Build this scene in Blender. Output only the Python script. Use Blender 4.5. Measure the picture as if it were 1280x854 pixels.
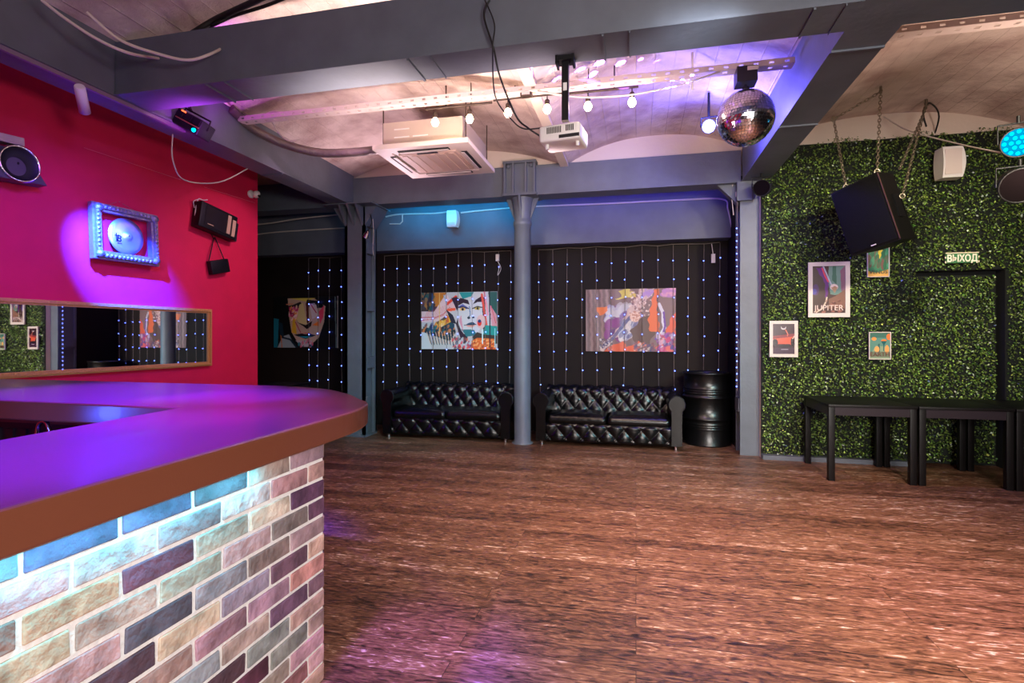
import bpy, bmesh, math, random
import numpy as np
from mathutils import Vector, Matrix, Euler

random.seed(7); RNG = np.random.default_rng(7)
PI = math.pi
for o in list(bpy.data.objects): bpy.data.objects.remove(o)
SC = bpy.context.scene
COL = SC.collection

# ------------------------------------------------------------------ camera
FPX, TH, EYE, HOR = 670.0, math.atan(155 / 670), 1.4, 420.0
cam = bpy.data.cameras.new('camera'); camo = bpy.data.objects.new('camera', cam); COL.objects.link(camo)
cam.sensor_width = 36; cam.lens = 36 * FPX / 1280; cam.shift_y = -(427 - HOR) / 1280
cam.clip_start = 0.02; cam.clip_end = 60
camo.location = (0, 0, EYE); camo.rotation_euler = (PI / 2, 0, TH)
SC.camera = camo
SC.view_settings.view_transform = 'Standard'; SC.view_settings.look = 'None'
SC.view_settings.exposure = 0.0; SC.view_settings.gamma = 1.0
SC.view_settings.use_curve_mapping = False
SC.cycles.use_denoising = True
SC.cycles.max_bounces = 8; SC.cycles.diffuse_bounces = 4; SC.cycles.glossy_bounces = 4
SC.cycles.sample_clamp_indirect = 4.0
SC.cycles.caustics_reflective = False; SC.cycles.caustics_refractive = False

# ------------------------------------------------------------------ world
w = bpy.data.worlds.new('world'); SC.world = w; w.use_nodes = True
w.node_tree.nodes['Background'].inputs[0].default_value = (0.018, 0.012, 0.016, 1)
w.node_tree.nodes['Background'].inputs[1].default_value = 1.0

# ------------------------------------------------------------------ room lights (spots of the venue, plus washes and fills added without fixtures)
def look(loc, to):
    return (Vector(to) - Vector(loc)).to_track_quat('-Z', 'Y').to_euler()
def light(name, kind, loc, power, color, to=None, size=0.1, size_y=None, angle=45, blend=0.5):
    l = bpy.data.lights.new(name, kind); l.energy = power; l.color = color
    if kind == 'AREA':
        l.size = size
        if size_y: l.shape = 'RECTANGLE'; l.size_y = size_y
    else:
        l.shadow_soft_size = size
    if kind == 'SPOT': l.spot_size = math.radians(angle); l.spot_blend = blend
    o = bpy.data.objects.new(name, l); COL.objects.link(o); o.location = loc
    if to: o.rotation_euler = look(loc, to)
    return o
WARM = (1, .80, .66); ROSE = (1, .74, .68); WHITE = (1, .93, .88)
light('rear_fill', 'AREA', (1.9, -3.0, 2.2), 95, WHITE, (1.9, 6, 1.0), 3.0, 1.8).data.spread = math.radians(80)  # soft fill added behind the camera, no window is built there
light('brick_fill', 'AREA', (1.8, -0.4, 1.9), 125, WHITE, (-1.2, 1.2, 0.2), 0.8)  # added fill for the brick front, no fixture
light('dance_floor_lamp', 'SPOT', (1.6, 1.6, 3.3), 1300, ROSE, (1.0, 3.3, 0), 0.25, angle=80, blend=1.0)
light('dance_floor_fill', 'SPOT', (-0.2, 3.7, 3.15), 430, (1, .74, .52), (-0.1, 4.4, 0), 0.25, angle=100, blend=1.0)
light('hedge_fill', 'SPOT', (2.6, 2.6, 3.2), 600, (1, .90, .66), (2.2, 6.6, 2.0), 0.12, angle=62, blend=0.9)  # added warm fill for the hedge, no fixture
light('ceiling_wash', 'SPOT', (-1.9, 3.75, 2.3), 260, (1, .78, .72), (-2.0, 4.0, 3.8), 0.2, angle=100, blend=0.9)
light('middle_vault_wash', 'SPOT', (-.7, 3.8, 2.3), 175, (1, .74, .76), (-.7, 4.6, 3.8), 0.2, angle=125, blend=0.8)
light('far_vault_wash', 'SPOT', (-2.9, 6.2, 2.6), 70, (1, .70, .80), (-3.0, 5.6, 3.8), 0.2, angle=120, blend=0.8)
light('right_vault_wash', 'SPOT', (2.8, 4.2, 2.4), 95, (1, .76, .62), (2.7, 4.9, 3.8), 0.2, angle=120, blend=0.9)
light('purple_ceiling_wash', 'SPOT', (-3.2, 3.72, 2.5), 240, (.60, .06, 1), (-3.55, 3.85, 3.8), 0.15, angle=62, blend=0.8)
light('red_wall_wash', 'SPOT', (-2.5, 4.9, 3.48), 110, (1, .55, .80), (-4.6, 5.5, 1.9), 0.06, angle=70, blend=1.0)
light('magenta_wall_wash', 'SPOT', (-2.4, 2.2, 2.95), 420, (.14, .03, 1), (-4.7, 3.6, 1.95), 0.2, angle=50, blend=1.0)
light('pink_wall_wash', 'SPOT', (-2.6, 3.0, 3.05), 6, (1, .1, .5), (-4.7, 3.4, 2.3), 0.1, angle=100, blend=1.0)
light('counter_end_wash', 'SPOT', (-2.1, 2.6, 3.1), 2900, (.035, .005, 1), (-2.12, 2.55, 1.07), 0.12, angle=27, blend=0.8)
light('counter_violet_wash', 'SPOT', (-2.2, 0.7, 3.1), 5500, (.035, .005, 1), (-1.9, 1.2, 1.07), 0.15, angle=50, blend=0.7)
light('counter_far_wash', 'SPOT', (-3.0, 2.6, 3.1), 4000, (.05, .01, 1), (-3.0, 2.6, 1.07), 0.12, angle=52, blend=0.7)
light('counter_magenta_wash', 'SPOT', (-2.0, 2.1, 3.1), 1100, (.22, .01, 1), (-1.95, 2.1, 1.07), 0.15, angle=42, blend=0.8)
light('floor_violet_wash', 'SPOT', (-1.08, 1.5, 3.1), 600, (.30, .04, 1), (-1.0, 2.15, 0), 0.1, angle=22, blend=0.9)
light('floor_mauve_wash', 'SPOT', (2.0, 2.0, 3.1), 150, (.7, .10, 1), (1.75, 3.2, 0), 0.15, angle=30, blend=1.0)
light('teal_wash', 'SPOT', (2.8, 3.2, 2.6), 420, (.25, .85, 1), (-1.0, 6.9, 0.0), 0.12, angle=52, blend=0.9)
light('column_teal_wash', 'SPOT', (-1.4, 3.7, 2.9), 300, (.32, .9, 1), (-2.9, 6.8, .9), 0.12, angle=50, blend=0.9)
light('bar_well_fill', 'POINT', (-2.9, 1.75, .97), 9, (.05, .10, 1), size=.05)  # added blue fill so the worktop is lit, no fixture
light('column_wash', 'SPOT', (0.6, 2.8, 3.0), 120, (.85, .9, 1), (-1.2, 6.8, 2.7), 0.15, angle=70, blend=0.9)
light('painting_fill', 'SPOT', (-1.5, 5.0, 3.1), 95, (1, .95, .92), (-1.5, 7.7, 1.62), 0.08, angle=62, blend=0.8)  # added spot to brighten the paintings, no fixture
light('rear_wall_wash', 'AREA', (-0.5, -2.2, 3.2), 300, (1, .62, .80), (-.5, -4, 1.2), 2.5, 0.6)  # added to brighten the rear wall for the mirror ball's reflections

# ------------------------------------------------------------------ geometry helpers
class MB:
    """collects boxes, tubes and lathes into one mesh"""
    def __init__(s): s.v = []; s.f = []; s.sm = []
    def add(s, vs, fs, smooth=False, M=None):
        n = len(s.v)
        s.v += [tuple(M @ Vector(p)) if M else tuple(p) for p in vs]
        for f in fs: s.f.append(tuple(i + n for i in f)); s.sm.append(smooth)
        return s
    def box(s, x0, x1, y0, y1, z0, z1, M=None, bev=0.0):
        if bev > 0:
            bm = bmesh.new(); bmesh.ops.create_cube(bm, size=1)
            for v in bm.verts:
                v.co = Vector(((x0 + x1) / 2 + v.co.x * (x1 - x0), (y0 + y1) / 2 + v.co.y * (y1 - y0), (z0 + z1) / 2 + v.co.z * (z1 - z0)))
            bmesh.ops.bevel(bm, geom=list(bm.edges), offset=bev, segments=3, profile=0.5, affect='EDGES')
            bm.verts.index_update()
            s.add([v.co.copy() for v in bm.verts], [[v.index for v in f.verts] for f in bm.faces], True, M); bm.free(); return s
        vs = [(x, y, z) for x in (x0, x1) for y in (y0, y1) for z in (z0, z1)]
        fs = [(0, 1, 3, 2), (4, 6, 7, 5), (0, 4, 5, 1), (2, 3, 7, 6), (0, 2, 6, 4), (1, 5, 7, 3)]
        return s.add(vs, fs, False, M)
    def lathe(s, prof, n=24, M=None, smooth=True, cap=True):
        vs = []; fs = []
        for r, z in prof:
            for k in range(n):
                a = 2 * PI * k / n; vs.append((r * math.cos(a), r * math.sin(a), z))
        for i in range(len(prof) - 1):
            for k in range(n):
                k2 = (k + 1) % n; fs.append((i * n + k, i * n + k2, (i + 1) * n + k2, (i + 1) * n + k))
        s.add(vs, fs, smooth, M)
        if cap:
            if prof[0][0] > 1e-6: s.add(vs[:n], [tuple(range(n))[::-1]], False, M)
            if prof[-1][0] > 1e-6: s.add(vs[-n:], [tuple(range(n))], False, M)
        return s
    def tube(s, pts, r, n=8, closed=False, M=None, smooth=True):
        pts = [Vector(p) for p in pts]; m = len(pts); vs = []; fs = []
        up = Vector((0, 0, 1)); prev = None
        for i, p in enumerate(pts):
            a = pts[(i - 1) % m] if (closed or i > 0) else p
            b = pts[(i + 1) % m] if (closed or i < m - 1) else p
            t = (b - a).normalized()
            if prev is None:
                u = t.cross(up)
                if u.length < 1e-3: u = t.cross(Vector((1, 0, 0)))
                u.normalize()
            else:
                u = (prev - t * prev.dot(t)).normalized()
            prev = u; v = t.cross(u)
            rr = r[i] if isinstance(r, (list, tuple)) else r
            for k in range(n):
                an = 2 * PI * k / n; vs.append(p + (u * math.cos(an) + v * math.sin(an)) * rr)
        for i in range(m if closed else m - 1):
            j = (i + 1) % m
            for k in range(n):
                k2 = (k + 1) % n; fs.append((i * n + k, i * n + k2, j * n + k2, j * n + k))
        s.add(vs, fs, smooth, M)
        if not closed: s.add(vs[:n], [tuple(range(n))[::-1]], False, M); s.add(vs[-n:], [tuple(range(n))], False, M)
        return s
    def prism(s, poly, z0, z1, M=None):
        n = len(poly)
        vs = [(x, y, z0) for x, y in poly] + [(x, y, z1) for x, y in poly]
        fs = [tuple(range(n))[::-1], tuple(range(n, 2 * n))] + [(i, (i + 1) % n, (i + 1) % n + n, i + n) for i in range(n)]
        return s.add(vs, fs, False, M)
    def build(s, name, mat, parent=None, smooth=None):
        me = bpy.data.meshes.new(name); me.from_pydata(s.v, [], s.f); me.materials.append(mat)
        me.polygons.foreach_set('use_smooth', s.sm if smooth is None else [smooth] * len(s.f))
        bm = bmesh.new(); bm.from_mesh(me); bmesh.ops.recalc_face_normals(bm, faces=bm.faces); bm.to_mesh(me); bm.free()
        me.update()
        o = bpy.data.objects.new(name, me); COL.objects.link(o)
        if parent: o.parent = parent
        return o
def empty(name, loc=(0, 0, 0), rz=0.0, rot=None):
    o = bpy.data.objects.new(name, None); COL.objects.link(o); o.location = loc
    o.rotation_euler = rot if rot else (0, 0, rz); o.empty_display_size = .1
    return o
def tag(o, label, cat, group=None, kind=None):
    o['label'] = label; o['category'] = cat
    if group: o['group'] = group
    if kind: o['kind'] = kind
    return o
def struct(o): o['kind'] = 'structure'; return o
def T(x=0, y=0, z=0): return Matrix.Translation((x, y, z))
def R(deg, ax): return Matrix.Rotation(math.radians(deg), 4, ax)
def spline(pts, n=8):
    pts = [Vector(p) for p in pts]; out = []
    for i in range(len(pts) - 1):
        p0 = pts[max(i - 1, 0)]; p1 = pts[i]; p2 = pts[i + 1]; p3 = pts[min(i + 2, len(pts) - 1)]
        for k in range(n):
            t = k / n
            out.append(0.5 * ((2 * p1) + (-p0 + p2) * t + (2 * p0 - 5 * p1 + 4 * p2 - p3) * t * t + (-p0 + 3 * p1 - 3 * p2 + p3) * t ** 3))
    return out + [pts[-1]]
_c, _s = math.cos(TH), math.sin(TH)
def at(u, v, x=None, y=None, z=None):
    """the point of a known plane of the room that is seen at a pixel of the photograph"""
    a = (u - 640) / FPX; b = (HOR - v) / FPX; d = (-_s + a * _c, _c + a * _s, b)
    t = (z - EYE) / d[2] if z is not None else (y / d[1] if y is not None else x / d[0])
    return Vector((d[0] * t, d[1] * t, EYE + d[2] * t))
def grid_mesh(name, P, mat, parent=None, smooth=True, cols=None):
    """P: array (rows, cols, 3)"""
    r, c = P.shape[:2]
    idx = np.arange(r * c).reshape(r, c)
    f = np.stack([idx[:-1, :-1], idx[:-1, 1:], idx[1:, 1:], idx[1:, :-1]], -1).reshape(-1, 4)
    me = bpy.data.meshes.new(name); me.from_pydata(P.reshape(-1, 3).tolist(), [], f.tolist())
    me.polygons.foreach_set('use_smooth', [smooth] * len(f)); me.materials.append(mat)
    if cols is not None:
        at_ = me.color_attributes.new('Col', 'FLOAT_COLOR', 'POINT')
        cc = np.ones((r * c, 4), np.float32); cc[:, :3] = cols.reshape(-1, 3); at_.data.foreach_set('color', cc.ravel())
    me.update(); o = bpy.data.objects.new(name, me); COL.objects.link(o)
    if parent: o.parent = parent
    return o

# ------------------------------------------------------------------ materials
def lin(c):
    return tuple(((x / 255) / 12.92 if x / 255 <= .04045 else ((x / 255 + .055) / 1.055) ** 2.4) for x in c)
def mat(name, rgb, rough=.6, metal=0.0, emit=None, es=0.0, coat=0.0, bump=0.0, bscale=30, spec=.5, var=0.0, vscale=4):
    m = bpy.data.materials.new(name); m.use_nodes = True; nt = m.node_tree; b = nt.nodes['Principled BSDF']
    c = lin(rgb); b.inputs['Base Color'].default_value = (*c, 1); b.inputs['Roughness'].default_value = rough
    b.inputs['Metallic'].default_value = metal; b.inputs['Coat Weight'].default_value = coat
    b.inputs['Specular IOR Level'].default_value = spec
    if emit: b.inputs['Emission Color'].default_value = (*emit, 1); b.inputs['Emission Strength'].default_value = es
    L = nt.links
    tc = nt.nodes.new('ShaderNodeTexCoord')
    n = nt.nodes.new('ShaderNodeTexNoise'); n.inputs['Scale'].default_value = bscale; n.inputs['Detail'].default_value = 5
    L.new(tc.outputs['Object'], n.inputs['Vector'])
    if bump > 0:
        bp = nt.nodes.new('ShaderNodeBump'); bp.inputs['Strength'].default_value = bump; bp.inputs['Distance'].default_value = .01
        L.new(n.outputs['Fac'], bp.inputs['Height']); L.new(bp.outputs['Normal'], b.inputs['Normal'])
    if var > 0:
        n2 = nt.nodes.new('ShaderNodeTexNoise'); n2.inputs['Scale'].default_value = vscale; n2.inputs['Detail'].default_value = 6
        L.new(tc.outputs['Object'], n2.inputs['Vector'])
        mp = nt.nodes.new('ShaderNodeMapRange'); mp.inputs[1].default_value = .3; mp.inputs[2].default_value = .7
        mp.inputs[3].default_value = 1 - var; mp.inputs[4].default_value = 1 + var
        L.new(n2.outputs['Fac'], mp.inputs[0])
        mx = nt.nodes.new('ShaderNodeVectorMath'); mx.operation = 'SCALE'; mx.inputs[0].default_value = c
        L.new(mp.outputs[0], mx.inputs['Scale']); L.new(mx.outputs[0], b.inputs['Base Color'])
    return m
def attr_mat(name, rough=.6, bump=0.0, bscale=40, coat=0, var=0.0, spec=.5):
    m = mat(name, (128, 128, 128), rough, bump=bump, bscale=bscale, coat=coat, spec=spec); nt = m.node_tree
    a = nt.nodes.new('ShaderNodeAttribute'); a.attribute_name = 'Col'
    b = nt.nodes['Principled BSDF']
    if var > 0:
        tc = nt.nodes.new('ShaderNodeTexCoord'); n2 = nt.nodes.new('ShaderNodeTexNoise'); n2.inputs['Scale'].default_value = 13; n2.inputs['Detail'].default_value = 6
        nt.links.new(tc.outputs['Object'], n2.inputs['Vector'])
        mp = nt.nodes.new('ShaderNodeMapRange'); mp.inputs[1].default_value = .3; mp.inputs[2].default_value = .7
        mp.inputs[3].default_value = 1 - var; mp.inputs[4].default_value = 1 + var
        nt.links.new(n2.outputs['Fac'], mp.inputs[0])
        mx = nt.nodes.new('ShaderNodeVectorMath'); mx.operation = 'SCALE'
        nt.links.new(a.outputs['Color'], mx.inputs[0]); nt.links.new(mp.outputs[0], mx.inputs['Scale']); nt.links.new(mx.outputs[0], b.inputs['Base Color'])
    else: nt.links.new(a.outputs['Color'], b.inputs['Base Color'])
    return m
def emat(name, col, s):
    m = bpy.data.materials.new(name); m.use_nodes = True; nt = m.node_tree; nt.nodes.clear()
    e = nt.nodes.new('ShaderNodeEmission'); o = nt.nodes.new('ShaderNodeOutputMaterial')
    e.inputs[0].default_value = (*col, 1); e.inputs[1].default_value = s; nt.links.new(e.outputs[0], o.inputs[0]); return m

def floor_material():
    m = bpy.data.materials.new('stained_planks'); m.use_nodes = True; nt = m.node_tree; N = nt.nodes; L = nt.links
    b = N['Principled BSDF']; tc = N.new('ShaderNodeTexCoord')
    br = N.new('ShaderNodeTexBrick'); br.offset = .37; br.offset_frequency = 2
    br.inputs['Scale'].default_value = 1; br.inputs['Brick Width'].default_value = 2.1; br.inputs['Row Height'].default_value = .115
    br.inputs['Mortar Size'].default_value = .0016; br.inputs['Mortar Smooth'].default_value = .3
    br.inputs['Color1'].default_value = (0, 0, 0, 1); br.inputs['Color2'].default_value = (1, 1, 1, 1); br.inputs['Mortar'].default_value = (.5, .5, .5, 1)
    L.new(tc.outputs['Object'], br.inputs['Vector'])
    # shift the grain from plank to plank
    mul = N.new('ShaderNodeVectorMath'); mul.operation = 'SCALE'; mul.inputs['Scale'].default_value = 17.0
    L.new(br.outputs['Color'], mul.inputs[0])
    add = N.new('ShaderNodeVectorMath'); add.operation = 'ADD'; L.new(tc.outputs['Object'], add.inputs[0]); L.new(mul.outputs[0], add.inputs[1])
    mp = N.new('ShaderNodeMapping'); mp.inputs['Scale'].default_value = (3.2, 48, 1); L.new(add.outputs[0], mp.inputs['Vector'])
    g = N.new('ShaderNodeTexNoise'); g.inputs['Scale'].default_value = 1.5; g.inputs['Detail'].default_value = 9; g.inputs['Roughness'].default_value = .68; g.inputs['Distortion'].default_value = .9
    L.new(mp.outputs[0], g.inputs['Vector'])
    mp2 = N.new('ShaderNodeMapping'); mp2.inputs['Scale'].default_value = (6.5, 24, 1); L.new(add.outputs[0], mp2.inputs['Vector'])
    k = N.new('ShaderNodeTexNoise'); k.inputs['Scale'].default_value = 1.7; k.inputs['Detail'].default_value = 3; k.inputs['Distortion'].default_value = 1.6
    L.new(mp2.outputs[0], k.inputs['Vector'])
    wear = N.new('ShaderNodeTexNoise'); wear.inputs['Scale'].default_value = 1.1; wear.inputs['Detail'].default_value = 4; L.new(tc.outputs['Object'], wear.inputs['Vector'])
    r = N.new('ShaderNodeValToRGB'); e = r.color_ramp.elements
    e[0].position = .37; e[0].color = (*lin((34, 21, 15)), 1); e[1].position = .70; e[1].color = (*lin((244, 222, 204)), 1)
    x = e.new(.50); x.color = (*lin((112, 74, 53)), 1); x = e.new(.60); x.color = (*lin((150, 108, 82)), 1)
    s1 = N.new('ShaderNodeMath'); s1.operation = 'MULTIPLY_ADD'; s1.inputs[1].default_value = .55; L.new(k.outputs['Fac'], s1.inputs[0])
    s0 = N.new('ShaderNodeMath'); s0.operation = 'MULTIPLY'; s0.inputs[1].default_value = .45; L.new(g.outputs['Fac'], s0.inputs[0]); L.new(s0.outputs[0], s1.inputs[2])
    s2 = N.new('ShaderNodeMath'); s2.operation = 'MULTIPLY_ADD'; s2.inputs[1].default_value = .09; s2.inputs[2].default_value = -.045
    sp = N.new('ShaderNodeSeparateColor'); L.new(br.outputs['Color'], sp.inputs[0]); L.new(sp.outputs[0], s2.inputs[0])
    s3 = N.new('ShaderNodeMath'); L.new(s1.outputs[0], s3.inputs[0]); L.new(s2.outputs[0], s3.inputs[1])
    s4 = N.new('ShaderNodeMath'); s4.operation = 'MULTIPLY_ADD'; s4.inputs[1].default_value = .12; L.new(wear.outputs['Fac'], s4.inputs[0]); 
    s5 = N.new('ShaderNodeMath'); s5.operation = 'SUBTRACT'; s5.inputs[1].default_value = .06; L.new(s3.outputs[0], s5.inputs[0]); L.new(s5.outputs[0], s4.inputs[2])
    L.new(s4.outputs[0], r.inputs[0])
    mx = N.new('ShaderNodeMix'); mx.data_type = 'RGBA'; L.new(br.outputs['Fac'], mx.inputs['Factor']); L.new(r.outputs[0], mx.inputs['A']); mx.inputs['B'].default_value = (.012, .006, .004, 1)
    L.new(mx.outputs['Result'], b.inputs['Base Color'])
    rr = N.new('ShaderNodeMapRange'); rr.inputs[1].default_value = .35; rr.inputs[2].default_value = .65; rr.inputs[3].default_value = .30; rr.inputs[4].default_value = .5
    L.new(g.outputs['Fac'], rr.inputs[0]); L.new(rr.outputs[0], b.inputs['Roughness'])
    bp = N.new('ShaderNodeBump'); bp.inputs['Strength'].default_value = .75; bp.inputs['Distance'].default_value = .006
    L.new(s1.outputs[0], bp.inputs['Height'])
    bp2 = N.new('ShaderNodeBump'); bp2.invert = True; bp2.inputs['Strength'].default_value = .5; bp2.inputs['Distance'].default_value = .003
    L.new(br.outputs['Fac'], bp2.inputs['Height']); L.new(bp.outputs[0], bp2.inputs['Normal']); L.new(bp2.outputs[0], b.inputs['Normal'])
    return m
def ceiling_material():
    m = mat('whitewashed_concrete', (206, 188, 178), .8); nt = m.node_tree; N = nt.nodes; L = nt.links; b = N['Principled BSDF']
    tc = N.new('ShaderNodeTexCoord'); sx = N.new('ShaderNodeSeparateXYZ'); L.new(tc.outputs['Object'], sx.inputs[0])
    n = N.new('ShaderNodeTexNoise'); n.inputs['Scale'].default_value = 11; n.inputs['Detail'].default_value = 9; n.inputs['Roughness'].default_value = .6; L.new(tc.outputs['Object'], n.inputs['Vector'])
    # formwork board joints run along y
    md = N.new('ShaderNodeMath'); md.operation = 'PINGPONG'; md.inputs[1].default_value = .085; L.new(sx.outputs[0], md.inputs[0])
    cr = N.new('ShaderNodeMapRange'); cr.inputs[1].default_value = 0; cr.inputs[2].default_value = .006; cr.inputs[3].default_value = 1; cr.inputs[4].default_value = 0; L.new(md.outputs[0], cr.inputs[0])
    h = N.new('ShaderNodeMath'); h.operation = 'MULTIPLY_ADD'; h.inputs[1].default_value = .25; L.new(cr.outputs[0], h.inputs[0]); L.new(n.outputs['Fac'], h.inputs[2])
    bp = N.new('ShaderNodeBump'); bp.inputs['Strength'].default_value = .7; bp.inputs['Distance'].default_value = .03; L.new(h.outputs[0], bp.inputs['Height']); L.new(bp.outputs[0], b.inputs['Normal'])
    n2 = N.new('ShaderNodeTexNoise'); n2.inputs['Scale'].default_value = 3; n2.inputs['Detail'].default_value = 7; L.new(tc.outputs['Object'], n2.inputs['Vector'])
    r = N.new('ShaderNodeValToRGB'); r.color_ramp.elements[0].position = .32; r.color_ramp.elements[0].color = (*lin((176, 150, 142)), 1)
    r.color_ramp.elements[1].position = .6; r.color_ramp.elements[1].color = (*lin((220, 202, 192)), 1); L.new(n2.outputs['Fac'], r.inputs[0]); L.new(r.outputs[0], b.inputs['Base Color'])
    return m
M = dict(
    floor=floor_material(), ceil=ceiling_material(),
    steel=mat('grey_blue_paint', (92, 98, 108), .48, bump=.25, bscale=18, var=.12),
    grey_wall=mat('grey_wall_paint', (94, 96, 106), .6, bump=.2, bscale=12, var=.1),
    black_wall=mat('black_brown_panel', (28, 20, 18), .65, bump=.1, spec=.15, var=.15, vscale=2),
    dark=mat('dark_wall', (22, 18, 20), .7),
    red=mat('red_wall_paint', (206, 6, 66), .75, bump=.12, bscale=60, var=.06),
    cream=mat('cream_plaster', (216, 200, 184), .8, bump=.2),
    black=mat('black_plastic', (10, 9, 10), .5, spec=.3), blackm=mat('black_metal', (18, 18, 20), .35, metal=.3),
    leather=mat('black_leather', (6, 6, 7), .24, bump=.1, bscale=140, coat=.0, spec=.4),
    chrome=mat('chrome', (210, 210, 215), .12, metal=1), white=mat('white_plastic', (226, 220, 216), .4),
    offw=mat('off_white_metal', (214, 198, 190), .45), cable=mat('white_cable', (210, 195, 185), .5), bcable=mat('black_cable', (15, 12, 14), .5),
    rust=mat('dark_iron_rail', (62, 48, 40), .5, metal=.4), chain=mat('zinc_chain', (150, 138, 120), .35, metal=.9),
    drum=mat('black_drum_paint', (10, 10, 11), .3, coat=.0, bump=.08, bscale=12),
    table=mat('black_brown_table', (10, 7, 8), .45, bump=.05, spec=.25), tableap=mat('black_brown_lacquer', (34, 24, 32), .45, spec=.3),
    gold=mat('gold_frame', (206, 152, 80), .4, metal=.25, bump=.8, bscale=70), mirror=mat('mirror_glass', (235, 238, 240), .015, metal=1),
    silver=mat('silver_carved_frame', (150, 140, 150), .38, metal=.6, bump=.9, bscale=45), bronze=mat('cymbal_bronze', (214, 208, 206), .36, metal=.85),
    counter=mat('copper_brown_counter', (112, 62, 44), .30, bump=.05, bscale=200, coat=.1), dwood=mat('dark_bar_wood', (40, 22, 26), .5),
    mortar=mat('pale_mortar', (236, 232, 230), .9, bump=.6, bscale=60), brick=attr_mat('antique_brick', .85, bump=1.0, bscale=38, var=.42),
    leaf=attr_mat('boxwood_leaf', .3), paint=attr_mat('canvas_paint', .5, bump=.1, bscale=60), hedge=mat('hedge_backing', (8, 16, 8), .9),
    steelmesh=mat('galvanized_tray', (222, 204, 198), .5, metal=.2), foil=mat('foil_insulated_pipe', (120, 108, 104), .4, metal=.5, bump=1, bscale=25),
    beige=mat('beige_panel', (190, 160, 130), .5), ply=mat('ball_core', (60, 60, 66), .5),
)

# ================================================================== STRUCTURE
o = MB().box(-7.2, 6.2, -4, 8.2, -.12, 0).build('floor', M['floor']); struct(o)
# vaulted ceiling: barrel vaults between ribs, axes along y
RIBS = [-7.2, -3.94, -.88, 1.35, 4.0, 6.4]; Z0 = 3.56
xs = []; zs = []
for a, b in zip(RIBS[:-1], RIBS[1:]):
    for k in range(24):
        t = k / 24; xs.append(a + (b - a) * t)
        rise = .30 if b < 4 else .28
        ha = .12 / (b - a)
        zs.append(Z0 + rise * (max(0, 1 - abs(2 * t - 1) ** 2.3)))
xs.append(RIBS[-1]); zs.append(Z0)
ys = np.linspace(-4, 6.86, 30)
Pc = np.zeros((len(ys), len(xs), 3)); Pc[:, :, 0] = np.array(xs)[None]; Pc[:, :, 1] = ys[:, None]; Pc[:, :, 2] = np.array(zs)[None]
struct(grid_mesh('ceiling', Pc, M['ceil']))
mb = MB()   # end faces of the vaults over the front beam and hedge
for i in range(len(xs) - 1):
    mb.add([(xs[i], 6.80, 3.3), (xs[i + 1], 6.80, 3.3), (xs[i + 1], 6.80, zs[i + 1] + .01), (xs[i], 6.80, zs[i] + .01)], [(0, 1, 2, 3)])
struct(mb.build('wall_vault_end', M['cream']))
struct(MB().box(-7.2, 6.2, 6.82, 8.2, 3.42, 3.5).build('ceiling_niche', M['dark']))
struct(MB().box(-7.2, 1.4, 7.78, 7.95, 0, 3.45).build('wall_back', M['black_wall']))
o = struct(MB().box(-7.2, 1.3, 7.55, 7.77, 2.72, 3.42).box(-7.2, 1.3, 7.53, 7.78, 2.70, 2.73).build('trim_lintel', M['grey_wall']))
struct(MB().box(1.22, 1.36, 7.02, 7.78, 0, 3.42).build('wall_niche_side', M['black_wall']))
struct(MB().box(-7.3, -7.2, -4, 8, 0, 4).build('wall_far_left', M['dark']))
struct(MB().box(6.2, 6.3, -4, 8, 0, 4).build('wall_right', M['dark']))
struct(MB().box(-7.2, 6.2, -4.1, -4, 0, 4).build('wall_rear', M['dark']))
RA = math.atan2(1, .07); RD = Vector((math.cos(RA), math.sin(RA), 0)); RO = Vector((-4.75, 3.1, 0)); RNV = Vector((math.sin(RA), -math.cos(RA), 0))
L1 = (5.755 - 3.1) / RD.y; L0 = -(7.1) / RD.y
mb = MB(); ME = T(*RO) @ Matrix.Rotation(RA, 4, 'Z')
mb.box(L0, L1, 0, .14, 0, 3.8, M=ME); struct(mb.build('wall_left', M['red']))
# green wall: cream masonry behind the hedge, with the door in it
DX0, DX1, DZ = 2.93, 3.70, 2.05
mb = MB().box(1.40, DX0, 6.66, 6.8, 0, 3.9).box(DX1 + .08, 6.2, 6.66, 6.8, 0, 3.9).box(DX0, DX1 + .08, 6.66, 6.8, DZ + .06, 3.9)
struct(mb.build('wall_hedge', M['cream']))
struct(MB().box(1.40, DX0, 6.55, 6.66, 0, .05).box(DX1 + .08, 6.2, 6.55, 6.66, 0, .05).build('baseboard_hedge', M['steel']))
d1 = MB().box(DX0, DX1, 6.70, 6.78, 0.02, DZ).build('door_1', M['hedge']); struct(d1)
mb = MB().box(DX0 - .1, DX1 + .2, 6.79, 6.85, 0, DZ + .1).box(DX1 + .07, DX1 + .081, 6.64, 6.80, 0, DZ + .06).box(DX0, DX1 + .08, 6.64, 6.80, DZ + .05, DZ + .061); struct(mb.build('trim_recess_shade', mat('recess_shade_black', (4, 6, 4), .9)))  # black liners stand in for the shade in the door gap

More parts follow.
